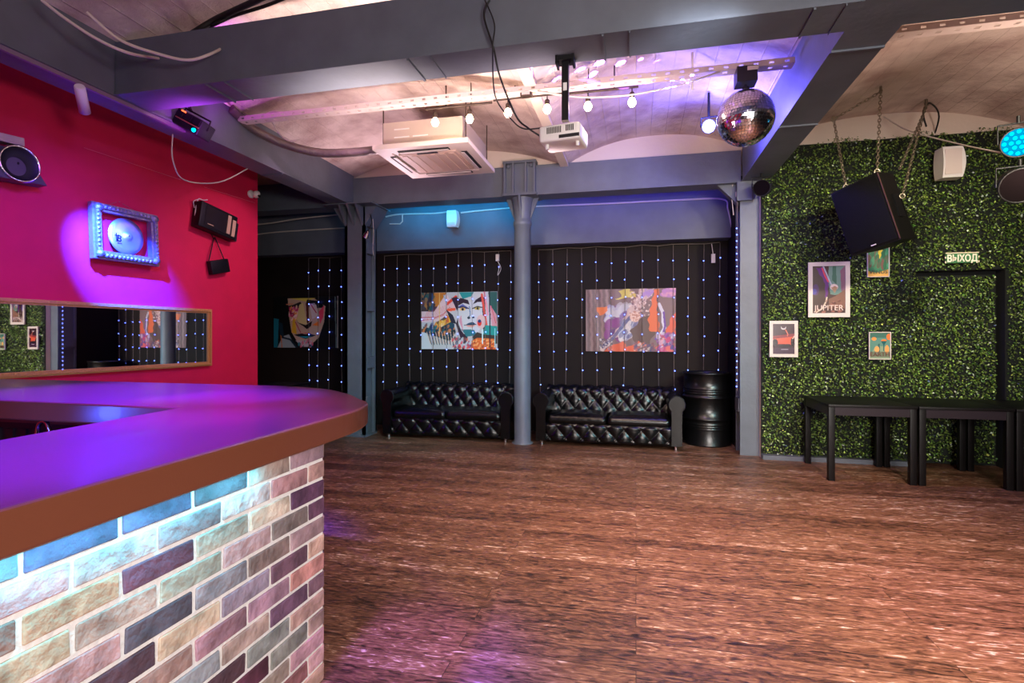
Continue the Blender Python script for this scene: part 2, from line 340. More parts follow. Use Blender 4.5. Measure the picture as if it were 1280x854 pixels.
# beams
def beam(name, x0, x1, y0, y1, z0, z1, extra=None):
    mb = MB().box(x0, x1, y0, y1, z0, z0 + .018)
    if x1 - x0 > y1 - y0: mb.box(x0, x1, y0 + .012, y1 - .012, z0 + .018, z1)
    else: mb.box(x0 + .012, x1 - .012, y0, y1, z0 + .018, z1)
    if extra: extra(mb)
    return struct(mb.build(name, M['steel']))
def b1x(mb):
    for x in (-3.0, -1.45, -.2, .95):
        mb.box(x, x + .012, 3.235, 3.53, 3.188, 3.2); mb.box(x + .16, x + .166, 3.235, 3.53, 3.19, 3.2)
beam('beam_front', -7.2, 1.2, 6.72, 7.0, 3.2, 3.58)
beam('beam_cross', -3.80, 1.2, 3.23, 3.53, 3.2, 3.60, b1x)
beam('beam_cross', 1.5, 6.2, 3.23, 3.53, 3.2, 3.60)
beam('beam_left', -4.08, -3.80, -4, 6.75, 3.2, 3.66, lambda mb: mb.box(-4.07, -3.81, 5.2, 5.214, 3.19, 3.2))
beam('beam_right', 1.2, 1.50, -4, 6.72, 3.2, 3.66, lambda mb: [mb.box(1.2, 1.5, y, y + .02, 3.188, 3.2) for y in (3.75, 5.0)])
struct(MB().box(-.93, -.83, -4, 6.8, 3.535, 3.57).build('beam_rib', M['cream']))
struct(MB().box(3.95, 4.05, -4, 6.6, 3.535, 3.57).build('beam_rib', M['cream']))

# columns
cl = empty('column_left', (-3.8, 6.92, 0)); struct(cl)
mb = MB().box(-.155, .155, -.17, -.14, 0, 3.2).box(-.155, .155, .14, .17, 0, 3.2).box(-.10, .10, -.14, .14, 0, 3.2)
mb.box(.11, .155, -.17, -.11, 0, 3.2).box(.11, .155, .11, .17, 0, 3.2).box(-.155, -.11, -.17, -.11, 0, 3.2).box(-.155, -.11, .11, .17, 0, 3.2)
for z in (.95, 1.75, 2.55): mb.box(-.16, .16, -.125, .125, z, z + .16)
mb.box(-.16, .16, -.18, .18, 0, .03); mb.build('shaft', M['steel'], cl)
mb = MB()
for sx in (-1, 1):
    mb.add([(sx * .155, -.17, 2.93), (sx * .155, .17, 2.93), (sx * .34, -.17, 3.2), (sx * .34, .17, 3.2), (sx * .155, -.17, 3.2), (sx * .155, .17, 3.2)],
           [(0, 1, 3, 2), (0, 2, 4), (1, 5, 3), (2, 3, 5, 4), (0, 4, 5, 1)])
for x in (-.15, -.03, .10):
    mb.add([(x, -.17, 2.93), (x + .03, -.17, 2.93), (x, -.17, 3.19), (x + .03, -.17, 3.19), (x, -.36, 3.19), (x + .03, -.36, 3.19)],
           [(0, 2, 4), (1, 5, 3), (0, 4, 5, 1), (2, 3, 5, 4), (0, 1, 3, 2)])
mb.box(-.36, .36, -.37, .19, 3.185, 3.2); mb.build('capital', M['steel'], cl)
MB().box(.162, .18, -.16, -.05, .42, .56).box(.162, .175, -.12, -.09, .2, .42).build('socket_box', M['steel'], cl)

cm = empty('column_middle', (-1.446, 6.86, 0)); struct(cm)
MB().lathe([(.14, 0), (.14, .015), (.108, .03), (.108, 2.82), (.118, 2.83), (.124, 2.86), (.118, 2.89), (.110, 2.90), (.112, 2.95), (.135, 3.15), (.15, 3.18), (.15, 3.22)], 32).build('shaft', M['steel'], cm)
mb = MB()
for k in range(4):
    Mk = R(90 * k, 'Z')
    mb.add([(.10, -.012, 2.9), (.10, .012, 2.9), (.22, -.012, 3.2), (.22, .012, 3.2), (.1, -.012, 3.2), (.1, .012, 3.2)],
           [(0, 1, 3, 2), (0, 2, 4), (1, 5, 3), (2, 3, 5, 4), (0, 4, 5, 1)], M=Mk)
mb.box(-.225, .225, -.215, .15, 3.19, 3.22); mb.build('gusset', M['steel'], cm)
mb = MB().box(-.205, .205, -.17, .1, 3.22, 3.62).box(-.215, .215, -.21, .1, 3.60, 3.63)
for x in (-.205, -.095, .07, .18): mb.box(x, x + .025, -.21, -.17, 3.22, 3.6)
for x in (-.15, .15): mb.lathe([(.028, 0), (.028, .02), (.012, .03)], 10, M=T(x, -.17, 3.57) @ R(90, 'X'))
mb.build('capital', M['steel'], cm)

cr = empty('column_right', (1.29, 6.9, 0)); struct(cr)
mb = MB().box(-.10, .11, -.17, -.14, 0, 3.2).box(-.10, .11, .1, .13, 0, 3.2).box(-.06, .09, -.14, .1, 0, 3.2)
for z in (.5, 1.2): mb.box(-.11, -.05, -.12, .1, z, z + .16)
mb.build('shaft', M['steel'], cr)
mb = MB().box(-.14, .02, -.22, -.17, 2.98, 3.2).box(-.11, .11, -.2, .1, 3.16, 3.2)
mb.add([(-.10, -.1, 2.95), (-.10, .0, 2.95), (-.34, -.1, 3.2), (-.34, .0, 3.2), (-.10, -.1, 3.2), (-.10, .0, 3.2)], [(0, 1, 3, 2), (0, 2, 4), (1, 5, 3), (2, 3, 5, 4), (0, 4, 5, 1)])
mb.build('capital', M['steel'], cr)

# ================================================================== HEDGE (artificial boxwood)
def hedge():
    n = 46000
    x = RNG.uniform(1.41, 5.4, n); z = RNG.uniform(.05, 3.60, n)
    top = 3.57 + .03 * np.sin(x * 9) + RNG.normal(0, .012, n)
    keep = (z < top)
    gap = ((x > DX1 - .0) & (x < DX1 + .09) & (z < DZ + .06)) | ((x > DX0) & (x < DX1 + .08) & (z > DZ - .01) & (z < DZ + .05))
    keep &= ~gap; x = x[keep]; z = z[keep]; n = len(x)
    door = (x > DX0) & (x < DX1) & (z < DZ)
    y = np.where(door, 6.70, 6.655) - RNG.uniform(.0, .055, n)
    L_ = RNG.uniform(.018, .034, n); W_ = L_ * RNG.uniform(.45, .7, n)
    nrm = np.stack([RNG.normal(0, .55, n), -np.ones(n), RNG.normal(.25, .55, n)], 1); nrm /= np.linalg.norm(nrm, axis=1)[:, None]
    t = RNG.normal(0, 1, (n, 3)); t -= (t * nrm).sum(1)[:, None] * nrm; t /= np.linalg.norm(t, axis=1)[:, None]
    b = np.cross(nrm, t); c = np.stack([x, y, z], 1)
    up = nrm * (W_ * .25)[:, None]
    V = np.stack([c - t * L_[:, None] / 2, c - b * W_[:, None] / 2 + up, c + t * L_[:, None] / 2, c + b * W_[:, None] / 2 + up], 1).reshape(-1, 3)
    me = bpy.data.meshes.new('hedge_foliage'); me.vertices.add(4 * n); me.vertices.foreach_set('co', V.astype(np.float32).ravel())
    me.loops.add(4 * n); me.loops.foreach_set('vertex_index', np.arange(4 * n, dtype=np.int32))
    me.polygons.add(n); me.polygons.foreach_set('loop_start', np.arange(n, dtype=np.int32) * 4); me.update(calc_edges=True)
    k = RNG.uniform(0, 1, n); br_ = RNG.lognormal(0, .62, n)
    colr = (np.array(lin((52, 86, 34)))[None] * (1 - k[:, None]) + np.array(lin((104, 122, 50)))[None] * k[:, None]) * br_[:, None]
    cc = np.ones((n, 4, 4), np.float32); cc[:, :, :3] = np.clip(colr, 0, .8)[:, None]
    a = me.color_attributes.new('Col', 'FLOAT_COLOR', 'POINT'); a.data.foreach_set('color', cc.ravel())
    me.materials.append(M['leaf']); o = bpy.data.objects.new('hedge_foliage', me); COL.objects.link(o)
    tag(o, 'dense artificial green boxwood leaves covering the wall and door right of the columns', 'hedge', kind='stuff')
hedge()
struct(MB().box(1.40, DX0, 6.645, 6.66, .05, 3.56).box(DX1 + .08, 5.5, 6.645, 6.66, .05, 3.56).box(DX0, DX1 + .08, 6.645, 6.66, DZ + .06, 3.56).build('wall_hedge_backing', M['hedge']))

# ================================================================== BAR COUNTER
arc = [(-1.198, 1.9), (-1.215, 2.18), (-1.29, 2.42), (-1.41, 2.56), (-1.586, 2.76), (-1.838, 2.97), (-2.075, 3.07), (-2.36, 3.12)]
arcs = [(p.x, p.y) for p in spline([(x, y, 0) for x, y in arc], 5)]
outer = [(-1.16, -1.2), (-1.172, .6), (-1.19, 1.5)] + arcs + [(-4.74, 3.14)]
inner = [(-4.80, 2.15), (-2.05, 2.06), (-1.94, 1.0), (-1.90, -1.2)]
bar = empty('bar_counter', (-1.6, 1.0, 0)); tag(bar, 'brick bar counter with thick copper-brown rounded top lit violet', 'bar counter')
def local(poly, ox, oy): return [(x - ox, y - oy) for x, y in poly]
poly = local(outer + inner, -1.6, 1.0)
bm = bmesh.new(); vs = [bm.verts.new((x, y, .97)) for x, y in poly]; f = bm.faces.new(vs)
r_ = bmesh.ops.extrude_face_region(bm, geom=[f])
for v in [g for g in r_['geom'] if isinstance(g, bmesh.types.BMVert)]: v.co.z = 1.07
bm.normal_update()
ed = [e for e in bm.edges if abs(e.verts[0].co.z - e.verts[1].co.z) < 1e-5]
bmesh.ops.bevel(bm, geom=ed, offset=.010, segments=3, affect='EDGES', profile=.5)
bmesh.ops.recalc_face_normals(bm, faces=bm.faces)
me = bpy.data.meshes.new('countertop'); bm.to_mesh(me); bm.free(); me.materials.append(M['counter'])
ct = bpy.data.objects.new('countertop', me); COL.objects.link(ct); ct.parent = bar
# base walls (mortar) and bricks
BX = -1.245
mb = MB(); seg = [((BX, -1.2), (BX, 1.955)), ((BX, 1.955), (-2.02, 2.90)), ((-2.02, 2.90), (-4.72, 2.92))]
basepoly = [(BX, -1.2), (BX, 1.955), (-2.02, 2.90), (-4.72, 2.92), (-4.75, 2.80), (-2.10, 2.78), (-1.40, 1.86), (-1.40, -1.2)]
mb.prism(local([(x + (.006 if False else 0), y) for x, y in basepoly], -1.6, 1.0), 0, .968)
mb.build('mortar_wall', M['mortar'], bar)
bv = []; bf = []; bc = []
pal = [(188, 154, 152), (184, 142, 140), (132, 96, 106), (104, 68, 84), (200, 176, 170), (170, 132, 136), (184, 162, 168), (112, 84, 104), (196, 164, 150), (150, 138, 150)]
def brick(Mx, x0, x1, z0, z1, col):
    bm = bmesh.new(); bmesh.ops.create_cube(bm, size=1)
    for v in bm.verts: v.co = Vector(((x0 + x1) / 2 + v.co.x * (x1 - x0) + random.uniform(-.0025, .0025), -.0 + v.co.y * .012, (z0 + z1) / 2 + v.co.z * (z1 - z0) + random.uniform(-.002, .002)))
    bmesh.ops.bevel(bm, geom=list(bm.edges), offset=.0035, segments=2, affect='EDGES', profile=.5)
    n = len(bv); bm.verts.index_update()
    bm.verts.ensure_lookup_table()
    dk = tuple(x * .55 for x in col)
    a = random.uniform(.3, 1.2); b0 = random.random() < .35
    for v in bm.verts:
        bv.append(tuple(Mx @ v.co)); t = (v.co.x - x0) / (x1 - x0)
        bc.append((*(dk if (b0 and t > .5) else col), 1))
    for f in bm.faces: bf.append(tuple(v.index + n for v in f.verts))
    bm.free()
for si, (a, b) in enumerate(seg):
    A = Vector((a[0] + 1.6, a[1] - 1.0, 0)); B = Vector((b[0] + 1.6, b[1] - 1.0, 0)); Ld = (B - A).length
    ang = math.atan2(B.y - A.y, B.x - A.x)
    Mx = T(*A) @ Matrix.Rotation(ang, 4, 'Z')
    for row in range(13):
        z1 = .966 - row * .075; z0 = z1 - .062
        if z0 < 0: z0 = 0.004
        x = Ld if si == 0 else 0
        bl = .222
        first = bl * (.5 if row % 2 else 1.0)
        if si == 0:
            x1 = Ld + .002; w_ = first - .012
            while x1 > 0:
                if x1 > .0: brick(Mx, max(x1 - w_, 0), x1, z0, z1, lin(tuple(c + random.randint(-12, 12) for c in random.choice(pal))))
                x1 -= w_ + .013; w_ = bl - .013 + random.uniform(-.008, .008)
        else:
            x0 = .004; w_ = (bl * .5 if row % 2 == 0 else bl) - .013
            while x0 < Ld - .02:
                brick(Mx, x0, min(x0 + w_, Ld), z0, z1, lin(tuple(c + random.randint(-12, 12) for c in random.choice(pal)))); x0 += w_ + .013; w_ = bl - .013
me = bpy.data.meshes.new('brickwork'); me.from_pydata(bv, [], bf); me.materials.append(M['brick'])
a_ = me.color_attributes.new('Col', 'FLOAT_COLOR', 'POINT'); a_.data.foreach_set('color', np.array(bc, np.float32).ravel()); me.update()
o = bpy.data.objects.new('brickwork', me); COL.objects.link(o); o.parent = bar
# Matrix side: bricks on the room side face local -y
MB().box(-1.232 + 1.6, -1.222 + 1.6, -1.0 - 1, 1.55 - 1, .967, .971).build('led_strip', emat('cyan_led', (.03, .75, 1), 1.5), bar)
light('counter_strip_light', 'AREA', (-1.198, .45, .962), 8.5, (.02, .72, 1), (-1.222, .45, .5), 2.2, .012)
MB().box(-1.46 + 1.6, -1.42 + 1.6, -1.2 - 1, 1.80 - 1, .05, .968).build('inner_panel', M['dwood'], bar)

wb = MB().box(-4.65, -2.35, 2.37, 2.76, .90, .93).build('back_shelf_top', M['counter'])
wk = empty('workbench', (-3.4, 2.5, 0)); tag(wk, 'low dark workbench behind the bar with a glowing blue worktop', 'workbench')
wb.name = 'worktop'; wb.parent = wk; wb.location = (3.4, -2.5, 0)
mb = MB().box(-1.2, 1.0, -.10, .25, 0.05, .90)
for k in range(22): mb.box(-1.2 + k * .1, -1.2 + k * .1 + .06, -.112, -.10, .08, .86)
mb.build('cabinet_body', M['dwood'], wk)
tp = empty('bar_tap', (-3.02, 2.15, .62)); tag(tp, 'slim curved metal tap glinting blue inside the bar', 'tap')
MB().lathe([(.03, 0), (.03, .02), (.014, .03), (.014, .08)], 14).tube(spline([(0, 0, .05), (0, 0, .27), (.02, 0, .33), (.06, 0, .335), (.085, 0, .29)], 6), .011, 10).build('spout', M['chrome'], tp)
MB().box(-.03, .03, -.008, .008, .10, .115).build('handle', M['chrome'], tp)
MB().box(.08, .68, -.62, -.18, 0, .60).build('sink_cabinet', M['dwood'], wk); MB().box(.08, .68, -.63, -.17, .60, .62).build('sink_top', M['blackm'], wk)

# ================================================================== SOFAS
def tuft(u, v, p=.35):
    return (abs(math.sin(PI * (u + v))) * abs(math.sin(PI * (u - v)))) ** p
def make_sofa():
    r = empty('chesterfield_sofa')
    W = .94
    # frame
    MB().box(-.84, .84, .06, .84, .045, .26).build('frame', M['leather'], r)
    # tufted front rail
    nu, nv = 150, 26; P = np.zeros((nv, nu, 3))
    for i in range(nv):
        for j in range(nu):
            x = -.79 + 1.58 * j / (nu - 1); z = .045 + .235 * i / (nv - 1); e = min(1, i / 3, (nv - 1 - i) / 3)
            h = tuft(x / .21, (z - .045) / .235 * 1.0 + .25) * .035
            P[i, j] = (x, .045 - h * e, z)
    grid_mesh('front_rail', P, M['leather'], r)
    bt = None
    for k in range(-4, 5):
        for dz, off in ((.18, .5), (.06, 0)):
            x = (k + off) * .21
            if abs(x) < .77:
                if bt is None: bt = MB().lathe([(.0, .008), (.007, .006), (.009, 0)], 8, M=R(90, 'X'), cap=False).build('button', M['leather'], r); bo = bt
                else: bo = bt.copy(); COL.objects.link(bo)
                bo.parent = r; bo.location = (x, .04, .045 + dz)
    # back: inner face, roll, outer face
    prof = []
    for k in range(12): t = k / 11; prof.append((.60 + .05 * t, .30 + .24 * t, 1))
    c = (.75, .575); rr = .115
    for k in range(1, 22): a = PI + .15 - (PI + .15) * k / 21; prof.append((c[0] + rr * math.cos(a) * (.9 if a > PI / 2 else 1), c[1] + rr * math.sin(a), 1 if a > PI * .35 else 0))
    for k in range(1, 8): t = k / 7; prof.append((.865 - .01 * t, .575 - .52 * t, 0))
    prof = np.array(prof); d = np.gradient(prof[:, :2], axis=0); nn = np.stack([d[:, 1], -d[:, 0]], 1); nn /= np.linalg.norm(nn, axis=1)[:, None]; nn = -nn
    s = np.concatenate([[0], np.cumsum(np.linalg.norm(np.diff(prof[:, :2], axis=0), axis=1))])
    nu = 200; P = np.zeros((len(prof), nu, 3))
    for i in range(len(prof)):
        for j in range(nu):
            x = -.86 + 1.72 * j / (nu - 1); h = tuft(x / .19, s[i] / .24 + .1) * .032 * prof[i, 2]
            P[i, j] = (x, prof[i, 0] + nn[i, 0] * h, prof[i, 1] + nn[i, 1] * h)
    grid_mesh('backrest', P, M['leather'], r)
    # arms
    for sx in (-1, 1):
        ax = r_c = .84
        pts = []
        for k in range(25):
            a = math.radians(-50 + 280 * k / 24); pts.append((r_c + .10 * math.cos(a), .562 + .10 * math.sin(a)))
        pts = [(.905, .05), (.905, .46)] + pts + [(.772, .46), (.772, .05)]
        pts = [(sx * x, z) for x, z in pts]
        n = len(pts); ysn = [.0, .012, .03, .4, .86]; sc = [.93, .985, 1, 1, 1]
        mb = MB(); vs = []
        cx = sx * .84; cz = .35
        for yy, q in zip(ysn, sc): vs += [(cx + (x - cx) * q, yy, cz + (z - cz) * (q + (1 - q) * .7)) for x, z in pts]
        fs = [(i * n + k, i * n + (k + 1) % n, (i + 1) * n + (k + 1) % n, (i + 1) * n + k) for i in range(4) for k in range(n)]
        mb.add(vs, fs, True); mb.add(vs[:n], [tuple(range(n))]); mb.add(vs[-n:], [tuple(range(n))]); am = mb.build('arm', M['leather'], r)
        tr = MB(); path = pts[1:-1]
        for (x, z) in spline([(x, 0, z) for x, z in path], 1) and path:
            tr.lathe([(0, .006), (.006, .004), (.008, 0)], 6, M=T(cx + (x - cx) * .97, .006, .35 + (z - .35) * .975) @ R(90, 'X'), cap=False)
        tr.tube([(cx + (x - cx) * 1.0, .012, .35 + (z - .35) * 1.0) for x, z in path], .006, 6)
        tr.build('piping', M['leather'], am)
    # seat cushions
    for sx in (-1, 1):
        bm = bmesh.new(); bmesh.ops.create_cube(bm, size=1)
        bmesh.ops.subdivide_edges(bm, edges=list(bm.edges), cuts=14, use_grid_fill=True)
        for v in bm.verts:
            u, w_, h = v.co * 2
            k = (1 - abs(u) ** 4) * (1 - abs(w_) ** 4); wr = .006 * math.sin(u * 23 + 3 * w_ + sx) * (1 if w_ < -.6 else .3)
            bl = 1 - .02 * (abs(h) ** 2)
            v.co = Vector((sx * .385 + u * .375 * bl, .34 + w_ * .30 * bl - (.02 * (1 - h * h) if w_ < -.9 else 0) - (wr if w_ < -.9 else 0), .325 + h * (.055 + .028 * k) + (wr if h > 0 else 0)))
        me = bpy.data.meshes.new('seat_cushion'); bm.to_mesh(me); bm.free(); me.materials.append(M['leather'])
        me.polygons.foreach_set('use_smooth', [True] * len(me.polygons))
        o = bpy.data.objects.new('seat_cushion', me); COL.objects.link(o); o.parent = r
    for x in (-.83, .83):
        for y in (.05, .80):
            MB().lathe([(.022, 0), (.026, .01), (.018, .03), (.03, .05)], 14, M=T(x, y, 0)).build('foot', M['chrome'], r)
    return r
def copy_tree(o, parent=None):
    c = o.copy(); COL.objects.link(c)
    if parent: c.parent = parent
    for ch in o.children: copy_tree(ch, c)
    return c
s1 = make_sofa(); s1.location = (-.355, 6.79, 0)
s2 = copy_tree(s1); s2.location = (-2.50, 6.79, 0)
for s, l in ((s1, 'black buttoned leather chesterfield sofa between round column and black drum'), (s2, 'black buttoned leather chesterfield sofa between left riveted column and round column')):
    tag(s, l, 'sofa', 'chesterfield sofas against the back wall')

# ================================================================== OIL DRUM
dr = empty('oil_drum', (.90, 7.38, 0)); dr.scale = (.97, .97, 1); tag(dr, 'black ribbed steel oil drum standing beside the right sofa', 'drum')
def ribs(z, n=3, dz=.028): return [q for k in range(n) for q in ((.296, z + k * dz), (.305, z + k * dz + .009), (.296, z + k * dz + .018))]
pf = [(.29, 0), (.303, .006), (.303, .02), (.296, .03), (.296, .2)] + ribs(.21) + [(.296, .325), (.312, .335), (.312, .35), (.296, .36), (.296, .60), (.312, .61), (.312, .625), (.296, .635)] + ribs(.66) + [(.296, .80), (.296, .905), (.308, .912), (.308, .93), (.292, .93), (.285, .905)]
MB().lathe(pf, 48, cap=False).build('drum_shell', M['drum'], dr)
MB().lathe([(.288, .89), (.288, .905), (.0, .905)], 40, cap=False).build('lid', M['drum'], dr)
MB().lathe([(.03, .905), (.03, .925), (0, .925)], 14, M=T(.15, -.12, 0), cap=False).build('bung_cap', M['blackm'], dr)

# ================================================================== TABLES
def make_table():
    r = empty('side_table')
    MB().box(-.378, .378, -.40, .40, .715, .74, bev=.003).build('tabletop', M['table'], r)
    mb = MB().box(-.32, .32, -.385, -.367, .635, .715).box(-.32, .32, .367, .385, .635, .715).box(-.372, -.354, -.34, .34, .635, .715).box(.354, .372, -.34, .34, .635, .715)
    mb.build('apron', M['tableap'], r)
    for sx in (-1, 1):
        for sy in (-1, 1): MB().box(sx * .345 - .028, sx * .345 + .028, sy * .362 - .028, sy * .362 + .028, 0, .715, bev=.003).build('leg', M['table'], r)
    return r
t1 = make_table(); t1.location = (2.185, 6.12, 0)
names = ['black wooden side table nearest the right column, against the hedge', 'middle black side table under the exit sign, against the hedge', 'black side table at the right edge of the photo, against the hedge']
tag(t1, names[0], 'table', 'black tables in a row along the hedge')
for k in (1, 2):
    t = copy_tree(t1); t.location = (2.185 + .765 * k, 6.12, 0); tag(t, names[k], 'table', 'black tables in a row along the hedge')
t = copy_tree(t1); t.location = (-4.86, 6.36, 0); tag(t, 'black wooden table in the dark corner past the red wall', 'table')

# ================================================================== PAINTED CANVASES
class Art:
    def __init__(s, w, h, bg):
        s.w, s.h = w, h; s.a = np.zeros((h, w, 3)); s.a[:] = lin(bg); yy, xx = np.mgrid[0:h, 0:w]; s.x = xx / (w - 1); s.y = 1 - yy / (h - 1); s.asp = w / h
    def put(s, m, c, o=1.0): s.a[m] = s.a[m] * (1 - o) + np.array(lin(c)) * o
    def poly(s, pts, c, o=1.0, jit=0.0):
        x = s.x + jit * np.sin(s.y * 40) ; y = s.y + jit * np.sin(s.x * 37); ins = np.zeros_like(x, bool); n = len(pts)
        for i in range(n):
            x1, y1 = pts[i]; x2, y2 = pts[(i + 1) % n]
            if y1 == y2: continue
            c_ = ((y1 > y) != (y2 > y)) & (x < (x2 - x1) * (y - y1) / (y2 - y1) + x1); ins ^= c_
        s.put(ins, c, o)
    def ell(s, cx, cy, rx, ry, c, o=1.0, rot=0):
        a = math.radians(rot); dx = (s.x - cx) * s.asp; dy = s.y - cy; u = dx * math.cos(a) + dy * math.sin(a); v = -dx * math.sin(a) + dy * math.cos(a)
        s.put((u / (rx * s.asp)) ** 2 + (v / ry) ** 2 < 1, c, o)
    def line(s, pts, wd, c, o=1.0):
        for (x1, y1), (x2, y2) in zip(pts[:-1], pts[1:]):
            ax, ay = x1 * s.asp, y1; bx, by = x2 * s.asp, y2; dx, dy = bx - ax, by - ay; L2 = dx * dx + dy * dy + 1e-9
            t = np.clip(((s.x * s.asp - ax) * dx + (s.y - ay) * dy) / L2, 0, 1)
            s.put(((s.x * s.asp - ax - t * dx) ** 2 + (s.y - ay - t * dy) ** 2) < (wd / 2) ** 2, c, o)
    def dabs(s, n, box, cols, sz, ang=0, el=3, seed=1):
        g = np.random.default_rng(seed)
        for k in range(n):
            cx = g.uniform(box[0], box[1]); cy = g.uniform(box[2], box[3]); q = g.uniform(.5, 1.3) * sz
            s.ell(cx, cy, q * el / s.asp * 1.0, q, cols[g.integers(len(cols))], g.uniform(.5, 1), ang + g.normal(0, 18))
def canvas(name, art, p0, p1, y, label, mat_=None, wav=0.0, thick=.012, edge=None):
    x0, z1, x1, z0 = p0[0], p0[1], p1[0], p1[1]; cx = (x0 + x1) / 2
    r = empty(name, (cx, y, z0)); h, w = art.a.shape[:2]
    X = np.linspace(x0 - cx, x1 - cx, w); Z = np.linspace(z1 - z0, 0, h); P = np.zeros((h, w, 3)); P[:, :, 0] = X[None]; P[:, :, 2] = Z[:, None]
    P[:, :, 1] = -.002 - wav * (np.sin(X[None] * 38 + Z[:, None] * 4) * .5 + .5) * np.clip((.35 - X[None]) / .5, .1, 1)
    grid_mesh('canvas', P, mat_ or M['paint'], r, cols=art.a)
    MB().box(x0 - cx, x1 - cx, 0, thick, 0, z1 - z0).build('backing', edge or M['dark'], r)
    tag(r, label, 'painting'); return r
# face with white skin and reaching hand
A = Art(210, 150, (200, 196, 200))
A.poly([(0, .62), (0, 1), (.30, 1), (.22, .70)], (30, 62, 64)); A.poly([(.10, .7), (.16, 1), (.34, 1), (.24, .68)], (200, 120, 40)); A.poly([(0, .66), (.08, .68), (.07, .82), (0, .84)], (70, 50, 50))
A.dabs(60, (.0, .17, .7, 1), [(20, 30, 40), (20, 90, 90), (60, 40, 60), (180, 120, 60)], .03, 80, 2.4, 3)
A.poly([(0, .36), (.16, .36), (.3, .50), (.3, .30), (0, .30)], (90, 64, 60)); A.poly([(.18, .46), (.34, .64), (.42, .42), (.2, .33)], (226, 140, 50)); A.dabs(40, (.2, .4, .35, .6), [(240, 180, 60), (220, 90, 40), (40, 50, 60), (250, 220, 160)], .025, 75, 2, 4)
A.poly([(0, .67), (.17, .66), (.33, .98), (.42, .80), (.47, .76), (.36, .62), (.30, .56), (.22, .49), (0, .47)], (232, 196, 200))
for k in range(16): A.line([(.02 + k * .028, .5 + k * .014), (.08 + k * .026, .66 + k * .012)], .007, (226, 70, 80), .7)
A.line([(0, .56), (.18, .56), (.3, .62), (.38, .74)], .012, (210, 60, 70)); A.line([(0, .51), (.16, .53), (.3, .6)], .01, (220, 80, 90))
A.line([(.35, .80), (.46, .92)], .05, (232, 66, 40)); A.line([(.36, .69), (.44, .70)], .05, (240, 90, 60)); A.line([(.3, .95), (.34, .8)], .015, (120, 190, 220))
A.poly([(.02, .40), (.2, .34), (.42, .5), (.46, .30), (.38, .14), (.2, .22), (.03, .30)], (24, 70, 86)); A.dabs(70, (.03, .44, .24, .44), [(20, 110, 120), (20, 40, 90), (220, 130, 70), (14, 20, 30)], .02, 70, 2, 5)
for k in range(10): A.line([(.05 + k * .04, .30 - abs(k - 5) * .004), (.10 + k * .036, .08)], .013, (20, 16, 30)); A.line([(.07 + k * .04, .30), (.12 + k * .036, .1)], .01, (232, 190, 160))
A.poly([(0, 0), (0, .3), (.07, .28), (.14, 0)], (214, 214, 220)); A.poly([(.40, .90), (.5, .6), (.46, .44), (.52, .2), (.46, .05), (.62, .05), (.60, .95)], (44, 22, 44))
A.poly([(.33, .70), (.42, .60), (.47, .44), (.40, .46)], (30, 30, 50))
A.ell(.65, .62, .17, .40, (214, 214, 222)); A.poly([(.48, 1), (.48, .9), (.6, .82), (.8, .88), (.84, 1)], (206, 208, 204)); A.poly([(.50, 1), (.55, .88), (.66, .92), (.70, 1)], (30, 150, 150))
A.poly([(.53, .35), (.6, .22), (.74, .24), (.7, .34)], (40, 120, 130)); A.poly([(.50, .5), (.56, .3), (.53, .6)], (220, 130, 160), .8)
A.poly([(.45, .76), (.52, .90), (.62, .86), (.64, .78), (.56, .81), (.50, .77)], (40, 16, 34)); A.poly([(.68, .78), (.72, .86), (.79, .92), (.80, .82), (.74, .82)], (40, 16, 34))
A.poly([(.48, .74), (.55, .79), (.63, .72), (.56, .68)], (86, 96, 170)); A.ell(.55, .70, .04, .028, (240, 200, 120)); A.ell(.55, .70, .018, .024, (20, 20, 40)); A.line([(.47, .73), (.55, .74), (.63, .71)], .018, (24, 14, 34))
A.poly([(.68, .72), (.74, .76), (.79, .74), (.76, .68)], (150, 150, 130)); A.ell(.74, .71, .035, .025, (214, 190, 90)); A.ell(.745, .71, .014, .02, (20, 20, 30)); A.line([(.68, .71), (.74, .74), (.80, .73)], .016, (24, 14, 34))
A.line([(.64, .75), (.65, .6), (.62, .55)], .014, (60, 110, 170)); A.ell(.63, .55, .02, .022, (20, 40, 60)); A.ell(.69, .555, .016, .018, (30, 50, 70))
A.poly([(.58, .42), (.63, .46), (.66, .47), (.69, .47), (.73, .43), (.66, .42)], (22, 74, 110)); A.poly([(.58, .42), (.66, .42), (.73, .43), (.68, .38), (.62, .39)], (232, 170, 160)); A.line([(.57, .42), (.73, .43)], .010, (14, 20, 40))
A.poly([(.80, .9), (.84, .9), (.86, .3), (.82, .3)], (50, 30, 60)); A.line([(.80, .95), (.86, .42)], .04, (236, 84, 70)); A.line([(.83, 1), (.88, .6)], .03, (240, 150, 170))
A.ell(.79, .48, .06, .12, (226, 190, 190)); A.ell(.77, .46, .028, .055, (226, 50, 40)); A.ell(.77, .49, .02, .03, (30, 60, 120))
A.poly([(.88, 1), (1, 1), (1, .45), (.92, .5), (.9, .8)], (30, 90, 84)); A.poly([(.90, .78), (.99, .6), (1, .38), (.93, .4)], (214, 150, 160)); A.line([(.92, .75), (.98, .45)], .01, (220, 50, 70))
A.poly([(.84, .42), (1, .40), (1, .22), (.82, .26)], (24, 150, 140)); A.poly([(.68, .22), (.74, .30), (.82, .26), (1, .24), (1, .1), (.7, .1)], (60, 50, 40))
A.poly([(.66, .14), (.74, .2), (.97, .18), (.98, .0), (.66, .0)], (226, 100, 40)); A.dabs(60, (.67, .97, .01, .18), [(240, 130, 50), (150, 50, 30), (250, 180, 110)], .014, 30, 1.6, 6)
